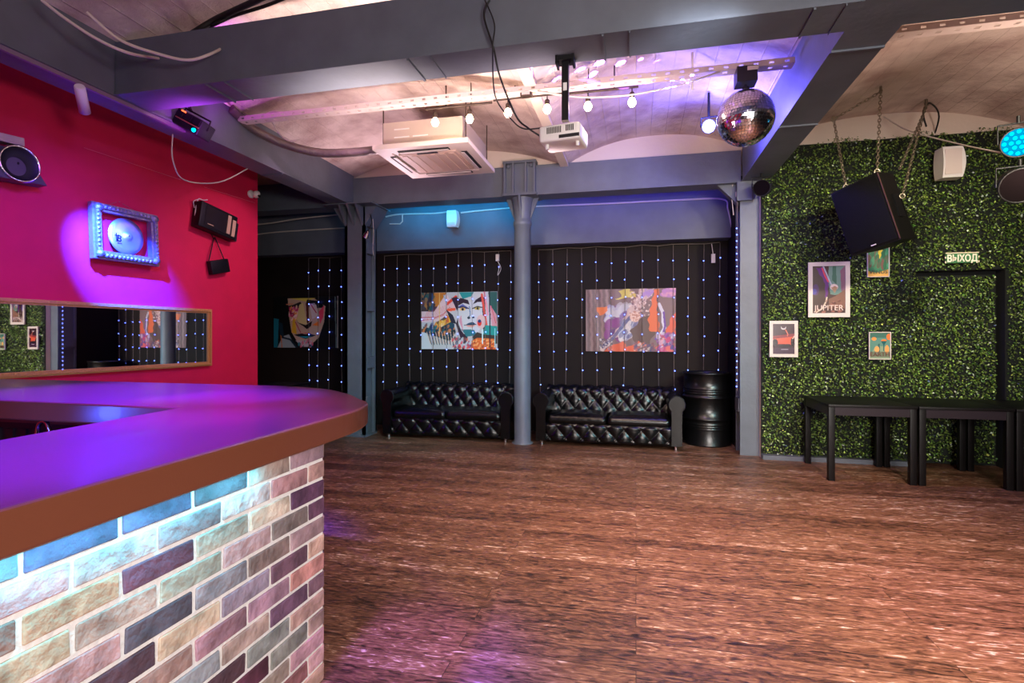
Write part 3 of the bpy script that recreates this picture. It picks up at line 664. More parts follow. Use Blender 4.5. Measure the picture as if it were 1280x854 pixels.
A.poly([(.44, .0), (.47, .16), (.66, .18), (.66, .0)], (190, 190, 204)); A.dabs(50, (.42, .66, .0, .2), [(40, 60, 100), (230, 60, 80), (200, 210, 220), (20, 30, 50), (240, 120, 60)], .02, 60, 1.6, 7)
A.line([(.81, .34), (.81, .10)], .018, (210, 236, 240)); A.line([(1 - .03, .36), (1 - .03, .04)], .014, (150, 220, 230)); A.line([(.24, 1), (.24, .28)], .012, (240, 190, 110)); A.line([(.90, 1), (.905, .05)], .02, (26, 20, 44)); A.line([(.145, .98), (.145, .1)], .008, (50, 110, 200))
canvas('painting', A, (-3.227, 2.065), (-2.018, 1.198), 7.755, 'colourful painting of a white-faced woman with an outstretched hand, left of the round column')
# abstract draped cloth
B = Art(210, 145, (124, 96, 94))
for k in range(9): B.poly([(.02 + k * .03, 1), (.04 + k * .03, 1), (.05 + k * .032, 0), (.025 + k * .032, 0)], ((150, 120, 116) if k % 2 else (96, 74, 74)), .7, .004)
B.dabs(80, (.25, .6, .5, .75), [(150, 140, 176), (176, 172, 190), (120, 84, 130), (190, 180, 180)], .05, 40, 1.7, 11)
B.poly([(.12, .70), (.24, .73), (.26, .66), (.15, .57)], (214, 110, 60), 1, .01); B.dabs(40, (.24, .46, .22, .5), [(130, 60, 120), (90, 50, 100), (110, 80, 110)], .05, 60, 1.6, 12)
B.poly([(.38, .98), (.5, 1), (.56, .92), (.53, .86), (.42, .85), (.33, .83), (.40, .88)], (206, 184, 92), 1, .01); B.line([(.53, .95), (.57, .84)], .02, (210, 180, 90))
B.poly([(.62, 1), (.78, 1), (.55, .52), (.2, .0), (.17, .02), (.38, .40)], (196, 164, 156), 1, .012); B.dabs(160, (.5, .74, .5, .98), [(214, 178, 164), (150, 104, 96), (230, 206, 196), (120, 80, 90)], .012, 50, 1.3, 13)
B.dabs(50, (.4, .56, .2, .5), [(210, 196, 190), (170, 170, 186), (100, 96, 130)], .03, 55, 2, 14); B.line([(.5, .55), (.3, .2), (.2, .08)], .05, (70, 72, 120), .8); B.ell(.56, .55, .06, .08, (214, 170, 150)); B.dabs(60, (.5, .62, .48, .64), [(226, 196, 176), (180, 120, 104)], .012, 20, 1.2, 15)
B.poly([(.50, .32), (.62, .52), (.72, .6), (.78, .30), (.70, .12), (.56, .14)], (92, 64, 56), 1, .01); B.poly([(.77, .98), (.83, .98), (.80, .86), (.80, .65), (.83, .30), (.72, .33), (.70, .5), (.74, .8)], (222, 104, 56), 1, .008)
B.line([(.82, .75), (.86, .62), (.86, .48), (.88, .38), (.84, .28)], .05, (206, 200, 208)); B.line([(.87, .62), (.885, .40), (.86, .28), (.78, .20)], .03, (112, 70, 150))
B.poly([(1, .62), (.96, .56), (.86, .2), (.78, .05), (.9, 0), (1, .3)], (218, 90, 60), 1, .01); B.dabs(70, (.8, 1, 0, .28), [(150, 70, 150), (220, 100, 90), (200, 180, 200), (80, 60, 130), (190, 60, 110)], .03, 60, 1.6, 16)
B.poly([(.2, 0), (.3, .1), (.42, .17), (.46, .06), (.6, .17), (.63, .1), (.58, 0)], (214, 92, 60), 1, .01); B.dabs(50, (.55, .78, 0, .14), [(206, 180, 170), (120, 70, 80), (60, 60, 100), (220, 120, 90)], .02, 30, 1.5, 17)
B.dabs(70, (.16, .3, .03, .2), [(60, 60, 90), (200, 190, 190), (120, 100, 110)], .01, 30, 1.3, 18); B.dabs(30, (.86, 1, .88, 1), [(180, 120, 180), (214, 150, 170)], .03, 10, 1.6, 19); B.dabs(25, (.64, .76, .88, 1), [(170, 130, 190)], .02, 40, 1.5, 20)
canvas('painting', B, (-.704, 2.065), (.538, 1.179), 7.755, 'draped cloth with abstract orange and mauve swirls hanging right of the round column', wav=.006)
# dark face with yellow light
D = Art(190, 140, (6, 5, 7))
D.poly([(.22, .97), (.62, .97), (.8, .8), (.78, .5), (.7, .2), (.55, .02), (.42, .02), (.28, .3), (.24, .62)], (196, 160, 140)); D.poly([(.24, .97), (.5, .90), (.66, .97)], (214, 190, 80))
D.poly([(.14, .80), (.3, .84), (.42, .90), (.45, .80), (.36, .76), (.22, .70)], (10, 8, 12)); D.poly([(.5, .82), (.52, .94), (.74, .90), (.78, .78), (.62, .76)], (10, 8, 14)); D.line([(.2, .85), (.3, .86)], .02, (210, 120, 90)); D.line([(.56, .85), (.64, .86)], .015, (190, 170, 180))
D.poly([(.24, .8), (.4, .78), (.36, .56), (.25, .62)], (196, 40, 100)); D.dabs(40, (.24, .42, .55, .8), [(230, 90, 150), (250, 210, 200), (120, 10, 60), (250, 170, 60)], .018, 60, 2.2, 21)
D.poly([(.40, .84), (.46, .88), (.50, .60), (.52, .46), (.42, .46), (.36, .54)], (216, 192, 130)); D.poly([(.5, .88), (.54, .84), (.55, .5), (.52, .46)], (90, 30, 24)); D.poly([(.36, .5), (.45, .43), (.52, .36), (.58, .42), (.6, .52), (.5, .44)], (20, 10, 14))
D.poly([(.55, .86), (.66, .84), (.7, .62), (.6, .56)], (214, 190, 190)); D.line([(.58, .84), (.66, .68)], .02, (200, 30, 90)); D.poly([(.60, .44), (.70, .52), (.70, .42)], (236, 120, 40)); D.poly([(.70, .7), (.78, .82), (.77, .6), (.72, .46)], (230, 60, 90))
D.poly([(.30, .56), (.34, .54), (.36, .26), (.28, .3)], (222, 170, 40)); D.line([(.34, .5), (.42, .3)], .02, (180, 60, 90)); D.poly([(.31, .25), (.44, .28), (.5, .26), (.55, .28), (.66, .24), (.5, .17)], (8, 20, 30)); D.poly([(.38, .22), (.6, .22), (.5, .19)], (30, 160, 190)); D.poly([(.42, .28), (.5, .29), (.56, .28)], (220, 50, 80))
D.poly([(.34, .14), (.6, .14), (.56, .02), (.44, .02)], (190, 170, 180)); D.dabs(20, (.38, .6, 0, .14), [(20, 20, 30), (220, 90, 120), (40, 120, 140)], .02, 80, 2, 22)
D.poly([(0, .0), (0, .58), (.08, .56), (.07, .2), (.06, 0)], (20, 110, 130)); D.poly([(.06, .0), (.14, .22), (.24, .26), (.34, .0)], (150, 160, 170)); D.line([(.11, .28), (.13, 0)], .02, (200, 110, 50)); D.line([(.14, .2), (.26, .16), (.36, 0)], .035, (16, 40, 60)); D.poly([(.08, .5), (.14, .48), (.16, .2), (.1, .25)], (12, 40, 56))
D.line([(.945, .98), (.965, 0)], .02, (120, 140, 130)); D.line([(.985, 1), (.985, 0)], .02, (190, 180, 160)); D.poly([(.74, .95), (.8, .8), (.78, .4), (.7, .1), (.9, .1), (.9, .95)], (5, 5, 8))
canvas('painting', D, (-5.84, 2.043), (-4.648, 1.208), 7.755, 'dark painting of a face with yellow light on the nose, left of the riveted column')

# posters on the hedge
def text(s, size, loc, mat_, parent, name='lettering', align='CENTER', rot=(PI / 2, 0, 0), ext=.0015, sx=1.0, bold=0.0):
    c = bpy.data.curves.new(name, 'FONT'); c.body = s; c.size = size; c.extrude = ext; c.align_x = align; c.materials.append(mat_); c.resolution_u = 3
    c.offset = bold; t_ = bpy.data.objects.new('tmp', c); COL.objects.link(t_); bpy.context.view_layer.update()
    me = bpy.data.meshes.new_from_object(t_.evaluated_get(bpy.context.evaluated_depsgraph_get())); bpy.data.objects.remove(t_); me.name = name
    if not me.materials: me.materials.append(mat_)
    o = bpy.data.objects.new(name, me); COL.objects.link(o); o.location = loc; o.rotation_euler = rot; o.scale = (sx, 1, 1); o.parent = parent; return o
def poster(art, x0, z1, x1, z0, label, fr, frm, word=None, wsize=.06, wcol=None, wz=.06):
    cx = (x0 + x1) / 2; r = empty('framed_poster', (cx, 6.575, z0)); y = 0
    tag(r, label, 'poster', 'small posters on the hedge wall')
    w_ = (x1 - x0) / 2; h = z1 - z0
    mb = MB().box(-w_, w_, 0, .018, h - fr, h).box(-w_, w_, 0, .018, 0, fr).box(-w_, -w_ + fr, 0, .018, fr, h - fr).box(w_ - fr, w_, 0, .018, fr, h - fr)
    mb.build('frame', frm, r)
    a = art.a; hh, ww = a.shape[:2]; X = np.linspace(-w_ + fr, w_ - fr, ww); Z = np.linspace(h - fr, fr, hh); P = np.zeros((hh, ww, 3)); P[:, :, 0] = X[None]; P[:, :, 2] = Z[:, None]; P[:, :, 1] = .008
    pr_ = grid_mesh('print', P, M['poster'], r, cols=a)
    if word: text(word, wsize, (0, .004, wz), wcol, r)
    MB().box(-w_ + .005, w_ - .005, .018, .06, .005, h - .005).build('backing', M['dark'], r)
    return r
M['poster'] = attr_mat('glossy_print', .25, coat=.3)
lite = mat('poster_letter_cream', (226, 200, 190), .5); darkl = mat('poster_letter_dark', (40, 44, 40), .5); brownl = mat('poster_letter_brown', (96, 44, 34), .5)
J = Art(90, 130, (74, 54, 52)); J.poly([(.5, 1), (1, 1), (1, .45), (.7, .38), (.55, .4), (.48, .7)], (110, 142, 130)); J.poly([(.62, 1), (.72, 1), (.74, .6), (.6, .7)], (70, 110, 90)); J.poly([(.85, .9), (1, 1), (1, .5), (.88, .45)], (130, 90, 110))
J.poly([(.12, .95), (.32, .98), (.5, .68), (.46, .32), (.4, .34), (.38, .65)], (100, 40, 120), 1, .01); J.line([(.3, .95), (.38, .8), (.48, .67)], .03, (220, 60, 80)); J.line([(.33, 1), (.5, .72), (.58, .6)], .03, (190, 190, 210), .8)
J.ell(.66, .55, .12, .065, (224, 206, 200)); J.ell(.68, .52, .07, .05, (170, 120, 90)); J.poly([(.56, .55), (.78, .55), (.68, .42)], (176, 140, 110)); J.poly([(.5, .3), (.7, .36), (1, .5), (1, .1), (.5, .1)], (128, 92, 78)); J.ell(.05, .46, .08, .06, (70, 90, 190)); J.ell(.1, .5, .1, .12, (90, 50, 120), .6)
J.line([(.12, .02), (.3, .1), (.42, .25), (.44, .33)], .03, (210, 190, 170)); J.dabs(20, (.1, .9, .02, .3), [(150, 100, 90), (90, 60, 56)], .02, 10, 2, 31)
poster(J, 1.874, 2.22, 2.292, 1.608, 'largest white-framed poster with purple and mint swirls and an outlined title', .045, M['offw'], 'JUPITER', .085, lite, .075)
K = Art(70, 100, (60, 34, 44)); K.poly([(0, .55), (1, .62), (1, .30), (0, .34)], (206, 84, 60)); K.poly([(0, .6), (1, .68), (1, .58), (0, .5)], (130, 50, 56)); K.ell(.1, .38, .14, .12, (40, 20, 30)); K.ell(.95, .4, .12, .16, (40, 20, 30)); K.poly([(.2, .2), (.4, .33), (.8, .33), (.9, .16)], (44, 30, 40)); K.poly([(0, 0), (0, .2), (1, .22), (1, 0)], (66, 40, 60)); K.ell(.5, .88, .12, .07, (200, 190, 190)); K.ell(.5, .91, .1, .06, (60, 34, 44)); K.line([(.6, .8), (.7, .66), (.68, .6)], .03, (210, 110, 90)); K.line([(1, .6), (.92, .5)], .03, (230, 190, 170)); K.line([(.4, .15), (.7, .15)], .015, (220, 210, 230))
poster(K, 1.475, 1.57, 1.769, 1.161, 'white-framed poster of a red sunset landscape, lowest on the left of the hedge', .035, M['offw'])
V = Art(70, 90, (60, 120, 84)); V.dabs(60, (0, 1, .3, 1), [(70, 140, 100), (90, 90, 70), (50, 100, 70), (110, 80, 70)], .06, 70, 2, 41); V.poly([(.45, 1), (.72, 1), (.7, .75), (.6, .5), (.52, .6), (.5, .8)], (206, 190, 60), 1, .02); V.poly([(0, .08), (1, .08), (1, 0), (0, 0)], (220, 170, 90)); V.poly([(0, .16), (.4, .1), (1, .2), (1, .08), (0, .08)], (190, 150, 70))
poster(V, 2.462, 2.44, 2.675, 2.041, 'green and yellow poster partly hidden below the hanging speaker', .006, M['offw'], 'VENUS', .058, darkl, .035)
E_ = Art(70, 90, (96, 140, 126)); E_.poly([(0, .8), (1, .8), (1, 1), (0, 1)], (70, 112, 100)); E_.poly([(0, .1), (.3, .5), (1, .45), (1, 0), (0, 0)], (140, 160, 130)); E_.ell(.22, .76, .12, .07, (230, 150, 80)); E_.ell(.95, .84, .12, .12, (226, 120, 60)); E_.ell(.7, .7, .13, .05, (226, 130, 60)); E_.poly([(.56, .68), (.84, .68), (.72, .52), (.72, .3), (.68, .3), (.68, .52)], (40, 90, 92)); E_.poly([(.42, .56), (.5, .58), (.52, .26), (.42, .26)], (60, 100, 96)); E_.ell(.36, .36, .12, .12, (232, 170, 100)); E_.ell(.85, .36, .1, .16, (232, 160, 90)); E_.poly([(0, .06), (0, .28), (1, .28), (1, .06)], (90, 90, 76), .6)
poster(E_, 2.477, 1.443, 2.69, 1.144, 'small teal and orange city poster, lowest right on the hedge', .008, M['offw'], 'EARTH', .062, brownl, .035)
# exit sign
ex = empty('exit_sign', (3.345, 6.57, 2.17)); tag(ex, 'small green exit sign with pale letters on the hedge above the door', 'sign')
MB().box(-.145, .145, -.004, .02, 0, .105).build('board', mat('sign_green', (56, 118, 72), .5), ex); MB().box(-.15, .15, -.008, .0, .100, .110).box(-.155, -.145, -.006, 0, 0, .02).box(.145, .155, -.006, 0, 0, .02).box(-.155, -.145, -.006, 0, .05, .07).box(.145, .155, -.006, 0, .05, .07).build('sign_edge', mat('sign_edge_cream', (240, 220, 190), .5), ex)
text('ВЫХОД', .10, (0, -.006, .014), mat('sign_letter', (255, 236, 214), .5), ex, sx=.74, bold=.003)
MB().box(-.15, .15, .02, .05, .01, .1).build('mount', M['dark'], ex)

# ================================================================== RED WALL OBJECTS
def on_red(name, u, v, off=0.0):
    d = at(u, v, y=1.0); k = .07; dx, dy, dz = d[0], d[1], d[2] - EYE; t = (RO.x - k * RO.y) / (dx - k * dy)
    p = Vector((dx * t, dy * t, EYE + dz * t)) + RNV * off
    return empty(name, p, RA), p
# mirror : local x right along wall, y into wall
mr, p = on_red('wall_mirror', 262, 457, .0); tag(mr, 'long wall mirror in a narrow gold frame behind the bar', 'mirror')
Wm = 2.75; Hm = .622; fw = .045
mb = MB()
for k, (q, dd) in enumerate(((0, .035), (.012, .045), (.028, .030))):
    w0 = q; w1 = q + (.012, .016, .017)[k]
    mb.box(-Wm + w0, -w0, -dd, 0, Hm - w1, Hm - w0).box(-Wm + w0, -w0, -dd, 0, w0, w1).box(-Wm + w0, -Wm + w1, -dd, 0, w1, Hm - w1).box(-w1, -w0, -dd, 0, w1, Hm - w1)
mb.build('frame', M['gold'], mr)
MB().box(-Wm + .044, -.044, -.018, -.003, .044, Hm - .044).build('mirror_glass', M['mirror'], mr)
# cymbal frame
fr_, p = on_red('framed_cymbal', 107, 323, .07); tag(fr_, 'silvery carved frame holding a cymbal, hanging on the red wall', 'frame')
fr_.rotation_euler = (math.radians(-3), 0, RA)
FW, FH = .62, .50; mb = MB()
for q0, q1, dd in ((0, .018, .03), (.018, .05, .055), (.05, .075, .035)):
    mb.box(q0, FW - q0, -dd, .02, FH - q1, FH - q0).box(q0, FW - q0, -dd, .02, q0, q1).box(q0, q1, -dd, .02, q1, FH - q1).box(FW - q1, FW - q0, -dd, .02, q1, FH - q1)
for k in range(16):
    x = .03 + (FW - .06) * k / 15
    for z in (.034, FH - .034): mb.lathe([(.016, 0), (.012, .010), (0, .013)], 8, M=T(x, -.052, z) @ R(90, 'X'), cap=False)
for k in range(12):
    z = .04 + (FH - .08) * k / 11
    for x in (.034, FW - .034): mb.lathe([(.016, 0), (.012, .010), (0, .013)], 8, M=T(x, -.052, z) @ R(90, 'X'), cap=False)
for x in (.045, FW - .045):
    for z in (.045, FH - .045): mb.lathe([(.036, 0), (.03, .016), (0, .024)], 12, M=T(x, -.05, z) @ R(90, 'X'), cap=False)
mb.build('frame', M['silver'], fr_)
cy = MB().lathe([(.168, 0), (.168, .002), (.12, .008), (.05, .018), (.042, .022), (.03, .034), (.01, .040), (.006, .040)], 48, M=T(.32, -.0, .245) @ R(90, 'X'), cap=False).build('cymbal', M['bronze'], fr_)
bl = text('B', .085, (.235, -.018, .185), M['black'], cy, 'emblem', ext=.001); bl.rotation_euler = (PI / 2, math.radians(12), 0)
MB().box(.205, .245, -.018, -.015, .235, .241).box(.214, .219, -.018, -.015, .185, .26).box(.225, .265, -.017, -.014, .168, .172).build('emblem_bar', M['black'], cy)
MB().tube([(.13, 0, FH - .01), (.30, .05, FH + .075), (.46, 0, FH - .01)], .0018, 5).lathe([(.008, 0), (.008, .02)], 8, M=T(.30, .06, FH + .075) @ R(90, 'X')).build('hanging_wire', M['chain'], fr_)
# big radio
ra, p = on_red('cassette_radio', 236, 285, .01); tag(ra, 'black portable radio with two beige dials, hung tilted high on the red wall', 'radio')
ra.rotation_euler = (0, math.radians(9), RA)
MB().box(0, .50, -.12, -.005, .02, .30, bev=.012).build('body', M['black'], ra)
MB().box(.46, .535, -.10, -.005, .02, .235).box(.06, .44, -.124, -.118, .055, .27).build('front_panel', mat('radio_face', (30, 18, 16), .3), ra)
MB().box(.355, .40, -.130, -.122, .06, .27).box(.425, .47, -.130, -.118, .05, .24).build('dial_strip', M['beige'], ra)
MB().box(.10, .18, -.127, -.123, .075, .083).build('badge', M['beige'], ra)
MB().tube(spline([(.02, -.03, .04), (.0, -.05, .2), (.03, -.03, .33), (.10, -.02, .35), (.16, -.01, .38)], 5), .006, 6).tube(spline([(.0, -.03, .22), (-.03, -.04, .28), (.03, -.03, .33)], 5), .004, 6).build('power_cord', M['white'], ra)
MB().tube([(.42, -.02, .30), (.45, -.02, .33)], .003, 5).build('antenna', M['chrome'], ra)
# small radio
rb, p = on_red('transistor_radio', 264, 343, .01); tag(rb, 'small black transistor radio hanging by its strap below the bigger radio', 'radio')
rb.rotation_euler = (0, math.radians(-14), RA)
MB().box(-.05, .20, -.07, -.005, 0, .15, bev=.008).build('body', M['black'], rb)
mb = MB()
for k in range(5): mb.box(.10, .18, -.073, -.069, .05 + k * .018, .056 + k * .018)
mb.build('speaker_grille', M['table'], rb)
MB().tube([(-.04, -.03, .14), (.11, -.01, .38), (.13, -.01, .40), (.20 - .02, -.03, .14)], .006, 6).tube([(.11, -.01, .38), (.09, -.01, .44)], .005, 6).build('strap', M['black'], rb)
# security camera at wall end
sc_, p = on_red('security_camera', 312, 243, .01); tag(sc_, 'small white dome security camera at the top end of the red wall', 'camera')
MB().lathe([(.045, 0), (.048, .02), (.03, .03)], 16, M=R(90, 'X')).build('base', M['white'], sc_)
MB().lathe([(.0, -.045), (.03, -.035), (.045, 0), (.035, .03), (.02, .045)], 16, M=T(.03, -.06, 0) @ R(60, 'X')).build('housing', M['white'], sc_)
MB().lathe([(.022, 0), (.020, .012), (0, .014)], 12, M=T(.035, -.095, -.018) @ R(70, 'X')).build('lens', M['black'], sc_)
# wall speaker at left edge
sp_, p = on_red('wall_loudspeaker', 0, 228, .02); tag(sp_, 'grey loudspeaker with round woofer cut by the left edge on the red wall', 'loudspeaker')
sp_.rotation_euler = (math.radians(0), math.radians(-4), RA)
mb = MB(); mb.add([(-.30, -.02, 0), (.23, -.02, 0), (.10, -.02, .25), (-.30, -.02, .27), (-.30, -.20, 0), (.21, -.16, 0), (.09, -.14, .23), (-.30, -.18, .25)],
                  [(0, 1, 2, 3), (4, 7, 6, 5), (0, 4, 5, 1), (1, 5, 6, 2), (2, 6, 7, 3), (0, 3, 7, 4)])
mb.build('cabinet', mat('grey_speaker', (70, 62, 66), .5), sp_)
MB().lathe([(.135, 0), (.14, .012), (.128, .018), (.122, .008)], 32, M=T(.02, -.175, .125) @ R(90, 'X'), cap=False).build('ring', M['chrome'], sp_)
MB().lathe([(.122, .010), (.03, -.03), (.025, -.02), (0, -.015)], 32, M=T(.02, -.175, .125) @ R(90, 'X'), cap=False).build('cone', M['black'], sp_)
MB().box(-.3, .07, -.17, -.09, .27, .33).box(-.29, .05, -.175, -.165, .29, .31).build('bracket', mat('grey_bracket', (150, 130, 120), .4, metal=.5), sp_)
# thin wires across the red wall
for (u0, v0, u1, v1, l) in ((104, 185, 225, 225, 'faint pink wire stretched along the red wall above the cymbal frame'), (254, 234, 318, 254, 'faint pink wire stretched along the red wall toward the dome camera')):
    a, pa = on_red('thin_wire', u0, v0, .012); b_, pb = on_red('thin_wire', u1, v1, .012); bpy.data.objects.remove(b_); bpy.data.objects.remove(a)
    tag(MB().tube([pa, pb], .003, 5).build('thin_wire', mat('pink_wire', (230, 90, 120), .5)), l, 'wire')
tag(MB().tube(spline([(-4.0, 3.95, 3.19), (-4.05, 4.0, 2.98), (-4.12, 4.2, 2.86), (-4.1, 4.6, 2.95), (-4.05, 4.95, 3.19)], 6), .006, 6).build('loose_cable', M['cable']), 'white cable looping below the left beam in front of the red wall', 'cable')

# ================================================================== LIGHT CURTAINS
LED = emat('blue_led', (.10, .16, 1), 9); WIREM = mat('string_wire', (120, 104, 96), .5)
ledm = MB().lathe([(0, -.009), (.006, -.005), (.008, 0), (.006, .005), (0, .009)], 8, cap=False)
led_proto = None
def curtain(pxs, label, z_top, wig=0.0, z_end=.5):
    global led_proto
    P0 = [at(u, 320, y=7.73).x for u in pxs]; r = empty('string_light_curtain', (sum(P0) / len(P0), 7.73, z_top)); ox = r.location.x
    tag(r, label, 'string lights', 'blue string light curtains on the back wall')
    pts = []
    for k, x in enumerate(P0):
        pts += [(x - ox, 0, random.uniform(-.01, .015))]
    MB().tube(pts, .004, 5).build('top_wire', WIREM, r)
    for k, x in enumerate(P0):
        zb = z_end - z_top + random.uniform(-.03, .03); q = random.uniform(-.03, .03)
        pl = spline([(x - ox, 0, 0), (x - ox + q * .3, -.004, zb * .4), (x - ox + q, 0, zb)], 5)
        st = MB().tube(pl, .0032, 5).build('strand', WIREM, r)
        n = 8; z = -.215 + random.uniform(-.02, .02)
        while z > zb + .02:
            t = z / zb; xx = x - ox + q * t + random.uniform(-.008, .012)
            if led_proto is None: led_proto = ledm.build('led_bulb', LED); lo = led_proto
            else: lo = led_proto.copy(); COL.objects.link(lo)
            lo.parent = st; lo.location = (xx, -.010, z); z -= .252 + random.uniform(-.012, .012)
curtain([673, 691, 709, 727, 745, 764, 782, 802.5, 822, 841.5, 860.5, 880, 900], 'blue string light curtain hanging on the back wall right of the round column', 2.66)
curtain([480.7, 496.6, 510.7, 526.6, 542, 557.7, 573, 589.6, 605.5, 623.3, 638.7], 'blue string light curtain on the back wall between riveted and round columns', 2.66)
curtain([385.9, 398.4, 412.2, 426.8], 'short blue string light curtain on the back wall left of the riveted column', 2.66)
# vertical LED rope on right column
rp = empty('light_rope', (1.17, 6.8, .75)); tag(rp, 'vertical rope of small blue lights on the left side of the right column', 'string lights')
MB().tube([(0, 0, 0), (.004, 0, 1), (0, 0, 2.35)], .006, 6).build('rope', WIREM, rp)
for k in range(26):
    lo = led_proto.copy(); COL.objects.link(lo); lo.parent = rp; lo.location = (-.006 + random.uniform(-.003, .003), -.008, .05 + k * .075)
MB().tube(spline([(-.03, .06, 2.1), (-.06, .02, 2.35), (-.05, .0, 2.45)], 5), .006, 6).build('lead_wire', M['cable'], rp)
MB().box(-.02, .02, -.01, .01, 2.3, 2.36).build('plug', M['white'], rp)
mx_ = empty('led_controller', (1.02, 7.7, 2.45)); tag(mx_, 'small white plug box at the top right of the right light curtain', 'plug')
MB().box(-.025, .025, -.02, .02, -.06, .06).build('plug_body', M['cable'], mx_); MB().tube([(0, 0, .05), (-.02, 0, .2)], .005, 6).build('cord', M['cable'], mx_)
mx_ = empty('led_controller', (-2.0, 7.7, 2.56)); tag(mx_, 'small white plug box at the top right of the left light curtain', 'plug')
MB().box(-.025, .025, -.02, .02, -.05, .05).build('plug_body', M['cable'], mx_); MB().tube(spline([(0, 0, -.05), (.05, 0, -.16), (0, 0, -.26), (.03, 0, -.12)], 5), .005, 6).build('cord', M['cable'], mx_)

# ================================================================== CEILING EQUIPMENT
# AC cassette
ac = empty('ceiling_cassette_air_conditioner', (-2.07, 5.41, 3.26)); tag(ac, 'off-white square ceiling cassette air conditioner hanging below the vault', 'air conditioner')
acm = M['offw']
mb = MB().box(-.5, .5, -.5, -.36, 0, .045).box(-.5, .5, .36, .5, 0, .045).box(-.5, -.36, -.36, .36, 0, .045).box(.36, .5, -.36, .36, 0, .045)
mb.build('panel', acm, ac)
gm = MB().box(-.31, .31, -.30, .30, -.006, .02)
for k in range(6): gm.box(-.28 + k * .10, -.28 + k * .10 + .055, -.27, .27, -.014, -.004)
gm.build('intake_grille', mat('beige_grille', (206, 176, 160), .5), ac)
MB().box(-.355, .355, -.355, .355, .01, .06).build('recess', M['offw'], ac)
for k in range(4):
    Mk = R(90 * k, 'Z')
    MB().box(-.27, .27, -.415, -.355, -.008, .0, M=Mk).build('air_slot', M['dark'], ac)
    MB().box(-.26, .26, -.385, -.352, -.014, -.006, M=Mk @ T(0, 0, 0)).build('louver', acm, ac)
MB().box(-.10, .12, -.325, -.295, -.010, -.004).build('display_strip', M['dark'], ac)
MB().box(-.42, .42, -.42, .42, .045, .29).build('body', mat('galvanized_body', (196, 180, 166), .4, metal=.3), ac)
mb = MB()
for x, z in ((-.2, .13), (-.2, .21), (.0, .13)): mb.box(x - .1, x + .06, -.425, -.42, z, z + .01)
mb.build('body_seam', M['white'], ac)
mb = MB()
for x in (-.44, .44):
    for y in (-.38, .38): mb.tube([(x, y, .1), (x, y, .50)], .006, 6)
mb.build('hanger_rod', M['rust'], ac)
MB().tube(spline([(-.42, -.1, .15), (-.60, -.15, .13), (-.9, -.22, .10), (-1.25, -.30, .10), (-1.55, -.5, .16), (-1.72, -.75, .25), (-1.73, -1.0, .33)], 6), .045, 10).build('insulated_pipe', M['foil'], ac)
# perforated tray
def tray(x0, x1, y, z, label, cable=True):
    mb = MB(); n = int((x1 - x0) / .11)
    for k in range(n):
        a = x0 + (x1 - x0) * k / n; b = x0 + (x1 - x0) * (k + 1) / n; h0 = a + (b - a) * .35; h1 = a + (b - a) * .65
        for (p, q) in ((-.05, -.015), (.015, .05)): mb.box(a, b, y + p, y + q, z, z + .003)
        mb.box(a, h0, y - .015, y + .015, z, z + .003); mb.box(h1, b, y - .015, y + .015, z, z + .003)
        mb.box(a, b, y - .052, y - .048, z + .028, z + .045); mb.box(a, b, y - .052, y - .048, z, z + .012); mb.box(a, h0, y - .052, y - .048, z + .012, z + .028); mb.box(h1, b, y - .052, y - .048, z + .012, z + .028)
    return tag(mb.build('cable_tray', M['steelmesh']), label, 'cable tray')
tray(-3.79, 1.19, 4.55, 3.50, 'long perforated pale cable tray crossing the middle vault under the ceiling')
tray(1.52, 3.93, 4.27, 3.50, 'perforated pale cable tray on the right vault beyond the right beam')
# bulb rails
BULB = emat('warm_bulb', (1, .72, .42), 55)
def rail(x0, x1, z, bulbs, label):
    r = empty('bulb_rail', ((x0 + x1) / 2, 4.66, z)); tag(r, label, 'light rail', 'rails of warm bulbs under the ceiling'); ox = r.location.x
    MB().tube([(x0 - ox, 0, 0), (x1 - ox, 0, 0)], .011, 8).tube([(x0 + .2 - ox, 0, 0), (x0 + .2 - ox, 0, .2)], .006, 6).tube([(x1 - .2 - ox, 0, 0), (x1 - .2 - ox, 0, .2)], .006, 6).build('rail_tube', M['rust'], r)
    for x in bulbs:
        h = MB().tube([(x - ox, 0, 0), (x - ox, 0, -.05)], .006, 6).lathe([(.018, -.09), (.022, -.08), (.022, -.05), (.012, -.04)], 12, M=T(x - ox, 0, 0)).build('lamp_holder', M['rust'], r)
        MB().lathe([(.0, -.165), (.02, -.16), (.032, -.14), (.034, -.125), (.026, -.105), (.016, -.09)], 16, M=T(x - ox, 0, 0), cap=False).build('bulb', BULB, h)
        l = light('bulb_light', 'POINT', (x, 4.66, z - .13), 21, (1, .80, .64), size=.035)
bx = [at(u, v, y=4.66).x for u, v in ((544, 151), (587, 149), (635, 144), (684, 137), (735, 135), (790, 125))]
rail(-1.90, -1.26, 3.50, bx[:2], 'dark rail with two glowing bulbs above the air conditioner')
rail(-1.25, -.62, 3.52, bx[2:4], 'dark rail with two glowing bulbs left of the projector')
rail(-.60, .02, 3.51, bx[4:], 'dark rail with two glowing bulbs right of the projector pole')
